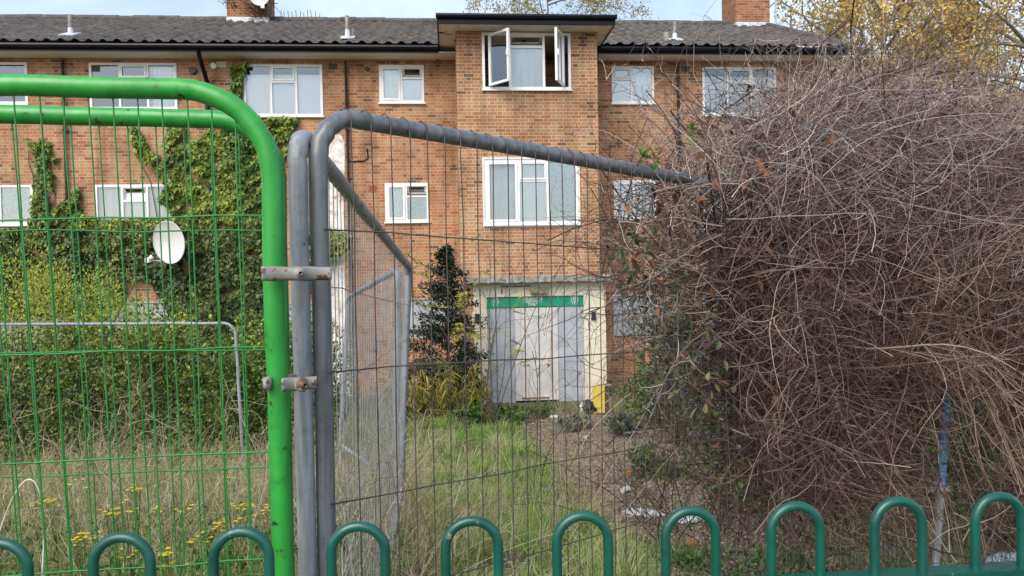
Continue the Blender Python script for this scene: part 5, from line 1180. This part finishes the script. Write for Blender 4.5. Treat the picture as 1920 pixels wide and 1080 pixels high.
def tussocks(n, xr, yr, hlo, hhi, per, spread):
    cx, cy = scatter(n, xr, yr, 1.0); k = ~in_path(cx, cy, .15); cx, cy = cx[k], cy[k]; m = len(cx); sz = rng.uniform(.6, 1.25, m)
    i = np.repeat(np.arange(m), per); an = rng.random(len(i))*2*math.pi; r0 = .05*sz[i]*np.sqrt(rng.random(len(i))); H_ = rng.uniform(hlo, hhi, len(i))*sz[i]
    P0 = np.stack([cx[i]+r0*np.cos(an), cy[i]+r0*np.sin(an), np.zeros(len(i))], -1); P0[:, 2] = hgt(P0[:, 0], P0[:, 1])-.02
    out = np.stack([np.cos(an), np.sin(an), np.zeros(len(i))], -1); f = np.linspace(0, 1, 5)[None, :, None]; ln = (spread*H_*rng.uniform(.3, 1.3, len(i)))[:, None, None]
    C = P0[:, None]+out[:, None]*ln*f**1.5+A3(0, 0, 1)*H_[:, None, None]*(f*1.15-.62*f**2.6*np.minimum(1, ln/H_[:, None, None]))
    sd = nrm(np.stack([-np.sin(an), np.cos(an), np.zeros(len(i))], -1)+rng.normal(0, .4, (len(i), 3))); wd_ = (rng.uniform(.003, .0075, len(i))[:, None]*np.array([.8, 1, .8, .5, .05])[None])[:, :, None]*sd[:, None]*.5
    V = np.stack([C-wd_, C+wd_], 2).reshape(-1, 3); b = (np.arange(len(i))*10)[:, None]+(np.arange(4)*2)[None]; return V, np.stack([b, b+1, b+3, b+2], -1).reshape(-1, 4)
mb = MB(); mb.add(*tussocks(330, (-.24, .2), (3.4, 14.0), .14, .34, 85, .9)); mb.add(*tussocks(300, (-.8, -.16), (3.0, 7.5), .22, .5, 85, .75))
o = mb.build('grass_tussocks', m_grass); tag(o, 'fresh green arching grass tussocks in the middle of the plot', 'grass', kind='stuff')
mb = MB(); mb.add(*tussocks(200, (-.26, .26), (3.2, 13.5), .16, .40, 80, 1.0)); mb.add(*tussocks(150, (-.8, -.2), (3.4, 8.5), .25, .5, 70, .8))
o = mb.build('dry_tussocks', m_dryg); tag(o, 'dry bleached grass tussocks among the green ones', 'grass', kind='stuff')
mb = MB()                                             # seed heads and fine side hairs
x, y = scatter(5200, (-.82, -.12), (3.4, 8.6), .9); P0 = np.stack([x, y, hgt(x, y)], -1); n = len(x); C = walk(P0, nrm(A3(0, 0, 1)+rng.normal(0, .12, (n, 3))), rng.uniform(.5, .95, n)*np.where(y < 4.8, .75, 1), 7, .2); strands(mb, C, .0016, .0008)
T = np.repeat(C[:, 4:7].reshape(-1, 3), 3, 0); C2 = walk(T, nrm(rng.normal(0, .6, (len(T), 3))+A3(0, 0, .9)), rng.uniform(.03, .10, len(T)), 3, .3); strands(mb, C2, .0011, .0006)
sh = mb.build('seeding_stalks', m_dryg); tag(sh, 'fine dry seeding grass stalks in the left half of the plot', 'grass', kind='stuff')
mb = MB()                                             # dead stalks, pale and woody
xs_, ys_ = [], []
for (u0, u1, y0, y1, n) in ((-.80, -.30, 2.9, 7.5, 620), (-.30, -.13, 2.4, 7.0, 520), (-.13, .1, 3.6, 9, 60), (.02, .12, 6, 9.5, 70)):
    y = rng.uniform(y0, y1, n); xs_.append(rng.uniform(u0, u1, n)*y); ys_.append(y)
x, y = np.concatenate(xs_), np.concatenate(ys_); n = len(x); C = walk(np.stack([x, y, hgt(x, y)-.02], -1), nrm(A3(0, 0, 1)+rng.normal(0, .17, (n, 3))), np.where(x/y < -.13, rng.uniform(.55, 1.25, n), rng.uniform(.3, .85, n)), 8, .3); strands(mb, C, rng.uniform(.0018, .0048, n), .0013, 4)
T = C[:, 4:8].reshape(-1, 3); C2 = walk(T, nrm(rng.normal(0, .6, (len(T), 3))+A3(0, 0, .8)), rng.uniform(.05, .24, len(T)), 5, .5); strands(mb, C2, .0015, .0007)
for px, top, D in ((335,640,5.6),(350,690,5.2),(505,650,5.8),(490,700,5.0),(545,660,4.9),(400,720,5.4),(430,700,6.0),(120,700,5.0),(15,600,4.2),(30,660,4.4),(60,740,4.6),(655,690,4.6),(690,640,5.2),(720,700,5.6),(640,760,4.2),(205,730,5.4),(270,745,5.5),(700,760,4.5)):
    b_ = base_at(px, D); H_ = at(px, top, D)[2]-b_[2]; C = walk(b_[None], nrm(A3(random.gauss(0, .12), 0, 1))[None], np.array([H_]), 12, .25); strands(mb, C, .0042, .0014, 4)
    T = C[0, 4:11]; T = np.repeat(T, 2, 0); C2 = walk(T, nrm(rng.normal(0, .55, (len(T), 3))+A3(0, 0, .8)), rng.uniform(.1, .4, len(T)), 7, .4); strands(mb, C2, .0022, .0010, 4); T = C2[:, 3:7].reshape(-1, 3); C3 = walk(T, nrm(rng.normal(0, .6, (len(T), 3))+A3(0, 0, .6)), rng.uniform(.04, .12, len(T)), 4, .4); strands(mb, C3, .0012, .0007)
ds = mb.build('dead_stalks', m_straw); tag(ds, 'pale dead weed stalks standing in the long grass', 'dead stalks', kind='stuff')
# leaning pale canes crossing in front of the path
for k, (xa, ya, Da, xb, yb, Db, r, lab) in enumerate(((1100,960,4.6,1262,690,5.6,.004,'straight pale cane leaning right across the path'), (1130,1010,4.3,1330,770,5.2,.0035,'thinner cane parallel to the leaning pale cane'), (1060,1075,4.0,1390,860,4.9,.003,'low cane slanting across the path towards the climber'), (930,860,6.2,985,640,6.3,.003,'dark thin stalk standing in the grass before the door'))):
    p, q = at(xa, ya, Da), at(xb, yb, Db); p = ext(q, p, gz(p[0], p[1])-.02) if abs(p[2]-q[2]) > .05 else p; f = np.linspace(0, 1, 8)[:, None]; C = p+(q-p)*f; C[1:-1] += rng.normal(0, .008, (6, 3)); mb = MB(); mb.tube(C, [np.linspace(r, r*.5, 8)], 5, (.3, 1, .1)); o = mb.build('cane', m_straw if k != 3 else m_twig, None, p); tag(o, lab, 'cane')
# pale arching stem at the lower left
pts = [(-26,1079,2.45),(2,985,2.45),(22,935,2.45),(42,903,2.45),(58,896,2.45),(72,912,2.45),(80,950,2.46),(83,1000,2.46),(79,1080,2.46)]; C = np.array([at(*p) for p in pts]); C = np.concatenate([ext(C[1], C[0], gz(C[0][0], C[0][1]))[None], C, ext(C[-2], C[-1], gz(C[-1][0], C[-1][1]))[None]])
ff = np.linspace(0, len(C)-1, 60); Cs = np.stack([np.interp(ff, np.arange(len(C)), C[:, k]) for k in range(3)], -1); Cs = np.stack([np.convolve(np.pad(Cs[:, k], 3, 'edge'), np.ones(7)/7, 'valid') for k in range(3)], -1)
mb = MB(); mb.tube(Cs, .0024, 6, (0, 1, 0)); o = mb.build('arching_stem', m_render, None, Cs[0]); tag(o, 'white arching hose like stem looping over at the lower left', 'stem')
# ragwort: yellow flowered weeds
m_flow = mat_leaf('yellow_flower', [(0, (.65,.45,.01)), (1, (.9,.72,.02))], .6, .2)
RAG = [(140,905,5.2),(180,850,5.8),(125,820,6.4),(200,955,4.8),(215,965,4.6),(235,950,4.9),(250,917,5.0),(300,957,4.8),(150,1005,4.3),(172,1010,4.2),(240,1040,4.0),(315,1035,4.0),(355,1015,4.3),(420,980,4.5),(395,1000,4.4),(500,955,4.7),(455,950,4.8),(345,950,4.9),(405,735,7.0),(135,802,6.6),(60,945,4.8),(318,1065,3.9),(425,900,5.3),(100,940,5)]
def bunch(mb, c, n, s):
    P = c+rng.normal(0, s, (n, 3))*A3(1, 1, .4); 
    for p in P:
        k = 6; an = np.arange(k)*2*math.pi/k; ax = np.stack([np.cos(an), np.sin(an), np.full(k, .2)], -1); leaves(mb, np.repeat(p[None], k, 0), ax, np.repeat(A3(0, 0, 1)[None], k, 0), .011, .006, .0)
    return P
for k, (px, py, D) in enumerate(RAG):
    want = random.uniform(.72, .95)
    for D in np.arange(2.6, 8, .05):                  # nearest spot where the flower head is that tall
        c = at(px, py, D)
        if c[2]-gz(c[0], c[1]) < want: break
    c = c+A3(0, 0, 0); b_ = A3(c[0]+random.gauss(0, .04), c[1]+.04, gz(c[0], c[1])); t = thing('ragwort', 'yellow flowered ragwort stem in the long grass behind the green fence', 'wildflower', b_, 0, 'ragwort stems in the long grass'); mb = MB(); P = bunch(mb, c, random.randint(4, 10), .022); mb.build('flowers', m_flow, t, b_)
    mb = MB(); mid = (b_*.3+c*.7); C = np.stack([np.repeat(mid[None], len(P), 0), (mid+P)/2+A3(0, 0, .0), P], 1); strands(mb, C, .0014, .0009); f = np.linspace(0, 1, 6)[:, None]; strands(mb, (b_+(mid-b_)*f)[None], .0028, .0018, 4)
    n = 14; Pl = b_+(mid-b_)*rng.random((n, 1)); leaves(mb, Pl, rdir(n, .2), rdir(n, 1), .06, .018, .2); mb.build('stem', m_weed, t, b_)
for (px, py, D, lab) in ((1070, 850, 6.4, 'single yellow flower on a stalk beside the path'), (1126, 995, 4.9, 'yellow dandelion like flower low behind the railing')):
    c = at(px, py, D); b_ = A3(c[0], c[1], gz(c[0], c[1])); t = thing('wildflower', lab, 'wildflower', b_); mb = MB(); bunch(mb, c, 5, .012); mb.build('flowers', m_flow, t, b_); mb = MB(); f = np.linspace(0, 1, 5)[:, None]; strands(mb, (b_+(c-b_)*f)[None], .002, .0015, 4); mb.build('stem', m_weed, t, b_)
mb = MB(); x, y = scatter(24000, (-.8, -.15), (2.8, 7.0), .75); ok = patch(x, y, 1.9, .4) > -.25; x, y = x[ok], y[ok]; n = len(x); P = np.stack([x, y, hgt(x, y)+rng.uniform(.08, .62, n)*np.where(y < 4.8, 1, .8)], -1); leaves(mb, P, rdir(n, .4), rdir(n, 1.0), rng.uniform(.03, .075, n), rng.uniform(.010, .022, n), .25)
o = mb.build('field_weeds', m_weed); tag(o, 'narrow leaved green weeds mixed into the long grass at the left', 'weeds', kind='stuff')
# leaf litter on the path
mb = MB(); x, y = scatter(34000, (-.05, .62), (3.2, 15), 1.0); ok = in_path(x, y, .35); x, y = x[ok], y[ok]; n = len(x); P = np.stack([x, y, hgt(x, y)+.018+.02*rng.random(n)], -1)
leaves(mb, P, rdir(n)*A3(1, 1, .15), rdir(n)*A3(.5, .5, 0)+A3(0, 0, 1), rng.uniform(.015, .05, n), rng.uniform(.010, .03, n), .3)
ll = mb.build('leaf_litter', mat_leaf('fallen_leaf', [(0, (.13,.085,.065)), (.35, (.25,.175,.135)), (.65, (.38,.28,.215)), (.88, (.48,.38,.30)), (1, (.55,.26,.10))], .8, .1)); tag(ll, 'brown fallen leaves scattered along the path', 'fallen leaves', kind='stuff')
# little green ground cover over the litter
mb = MB(); x, y = scatter(15000, (-.5, .62), (3.0, 12), 1.0); ok = (patch(x, y, 1.4, 1.0) > .05) & (~in_path(x, y, -.15) | (rng.random(len(x)) < .3)); x, y = x[ok], y[ok]; n = len(x); P = np.stack([x, y, hgt(x, y)+.02+.07*rng.random(n)], -1); leaves(mb, P, rdir(n)*A3(1, 1, .3), rdir(n)*A3(.5, .5, 0)+A3(0, 0, 1), rng.uniform(.02, .05, n), rng.uniform(.012, .03, n), .2)
gc = mb.build('ground_cover', m_weed); tag(gc, 'small green creeping leaves low on the ground between the grasses', 'ground cover', kind='stuff')

# ------------------------------------------------------------------ yellow board, bag, litter
yb = base_at(1126, 14.7); t = thing('yellow_board', 'bright yellow board on a brown wooden stub beside the entrance', 'board', yb, TH); w_ = .235
mb = MB(); mb.box((-w_/2-.06, -.02, .05), (w_/2-.06, .02, .60)); mb.build('board_panel', mat_noise('yellow_paint', (.62,.47,.06), (.72,.56,.09), 4, .6, spots=(.25,.17,.05), spot_scale=9, spot_lo=.63, spot_hi=.7), t)
mb = MB(); mb.box((-w_/2+.06, .022, .575), (w_/2+.09, .14, .600)); mb.build('top_plank', mat_noise('grey_wood', (.20,.16,.12), (.33,.28,.22), 9, .9, stretch=(1, 8, 8)), t)
mb = MB(); mb.box((w_/2-.055, .03, -.05), (w_/2+.03, .11, .574)); mb.build('post', mat_noise('dark_wood', (.06,.045,.035), (.12,.09,.07), 9, .9), t)
def crumpled(name, label, cat, px, py, sx, sy, hh, m, rz=0, seed=0):
    r_ = np.random.default_rng(seed); p = G(px, py); n = 13; a_ = np.linspace(-1, 1, n); X, Y = np.meshgrid(a_, a_); k = 1-.25*r_.random((n, n)); Z = hh*(r_.random((n, n))*.6+.5*np.clip(1-(X**2+Y**2)*.7, 0, 1)*(1+.5*np.sin(X*5+seed)*np.cos(Y*4))); lp = np.stack([X*sx*k, Y*sy*k, Z], -1).reshape(-1, 3)
    ca, sa = math.cos(rz), math.sin(rz); lp = np.stack([lp[:, 0]*ca-lp[:, 1]*sa, lp[:, 0]*sa+lp[:, 1]*ca, lp[:, 2]], -1); V = lp+p; V[:, 2] = hgt(V[:, 0], V[:, 1])+.03+lp[:, 2]; r2 = np.hypot(X, Y).ravel(); V[:, 2] -= np.where(r2 > .9, .03, 0)
    i = np.arange(n-1)[None]+np.arange(n-1)[:, None]*n; Fq = np.stack([i, i+1, i+1+n, i+n], -1).reshape(-1, 4); cx = r2[Fq].mean(1); Fq = Fq[cx < 1.05+.2*r_.random(len(Fq))]
    mb = MB(); mb.add(V, Fq); o = mb.build(name, m, None, p, True); sm_ = o.modifiers.new('thick', 'SOLIDIFY'); sm_.thickness = .004; return tag(o, label, cat)
m_plw = mat_noise('white_plastic', (.42,.43,.44), (.66,.67,.68), 9, .4, spots=(.4,.38,.33), spot_scale=14); m_plb = mat_noise('blue_plastic', (.10,.16,.35), (.2,.28,.5), 9, .4); m_bk = mat_noise('black_bag', (.012,.013,.014), (.03,.032,.033), 9, .3); m_plc = mat_noise('pale_blue_plastic', (.55,.66,.72), (.74,.8,.84), 9, .35)
crumpled('plastic_sheet', 'pale blue white plastic sheet lying at the path edge behind the railing bow', 'plastic sheet', 1292, 975, .19, .30, .09, m_plc, .2, 1)
crumpled('white_sheet', 'long crumpled white sheet left of the pale blue plastic', 'sheet', 1205, 968, .26, .10, .05, m_plw, -.1, 2)
crumpled('litter', 'white crumpled scrap in the grass left of the path', 'litter', 932, 840, .13, .09, .035, m_plw, 0, 3)
crumpled('litter', 'white scrap at the end of the path by the doorstep', 'litter', 1038, 784, .10, .07, .03, m_plw, 0, 4)
crumpled('litter', 'grey white scrap below the perforated sheet', 'litter', 964, 782, .13, .1, .05, m_plw, 0, 5)
crumpled('litter', 'blue scrap of packaging in the grass left of the path', 'litter', 1028, 924, .06, .04, .04, m_plb, .5, 6)
crumpled('litter', 'small blue scrap at the left below the doorway', 'litter', 866, 786, .06, .05, .03, m_plb, .5, 7)
crumpled('litter', 'tiny white scrap on the bare earth before the pale dead stem', 'litter', 1098, 822, .04, .04, .02, m_plw, .5, 8)
crumpled('litter', 'pale plastic scrap below the rail at the right', 'litter', 1880, 1058, .18, .08, .05, m_plc, .3, 9)
crumpled('bin_bag', 'black bin bag slumped left of the yellow board', 'bag', 1105, 777, .16, .14, .26, m_bk, 0, 10)
crumpled('russet_leaf', 'big curled russet leaf in the grass inside a railing bow', 'leaf', 1064, 1050, .055, .11, .06, m_rul, .3, 11)
crumpled('russet_leaf', 'curled pinkish brown leaf on the path inside the next bow', 'leaf', 1300, 1030, .05, .07, .06, m_rul, .9, 12)
crumpled('orange_leaf', 'orange fallen leaf in the grass right of the edge on fence panel', 'leaf', 830, 895, .05, .06, .05, m_orl, .9, 13)
crumpled('orange_leaf', 'orange fallen leaf just above a railing bow in the grass', 'leaf', 858, 966, .05, .05, .06, m_orl, .4, 14)
crumpled('orange_leaf', 'orange leaf lying on the path under the cane', 'leaf', 1180, 893, .05, .06, .05, m_orl, .4, 15)
# a crushed cup and a bottle
p = G(1172, 926); t = thing('paper_cup', 'white paper cup lying on its side on the path', 'cup', p+A3(0, 0, .045), .7); mb = MB(); mb.tube(np.array([[-.05, 0, 0], [.05, 0, .01]]), [[.030, .040]], 16, (0, 0, 1), caps=False); mb.tube(np.array([[-.05, 0, 0], [-.052, 0, 0]]), [[.030, .002]], 16, (0, 0, 1), caps=False); mb.build('cup_body', m_plw, t, None, True); mb = MB(); a_ = np.linspace(0, 2*math.pi, 25); mb.tube(np.stack([np.full(25, .05), .040*np.cos(a_), .01+.040*np.sin(a_)], -1), .003, 6, (1, 0, 0)); mb.build('rim', m_cream, t, None, True)
p = G(1092, 776); t = thing('bottle', 'clear pale plastic bottle standing by the black bag', 'bottle', p); mb = MB(); mb.tube(np.array([[0, 0, 0], [0, 0, .02], [0, 0, .17], [0, 0, .22], [0, 0, .25]]), [[.05, .055, .055, .02, .018]], 14, (1, 0, 0)); mb.build('bottle_body', m_plc, t, None, True); mb = MB(); mb.tube(np.array([[0, 0, .251], [0, 0, .275]]), .02, 10, (1, 0, 0)); mb.build('cap', m_plb, t, None, True)
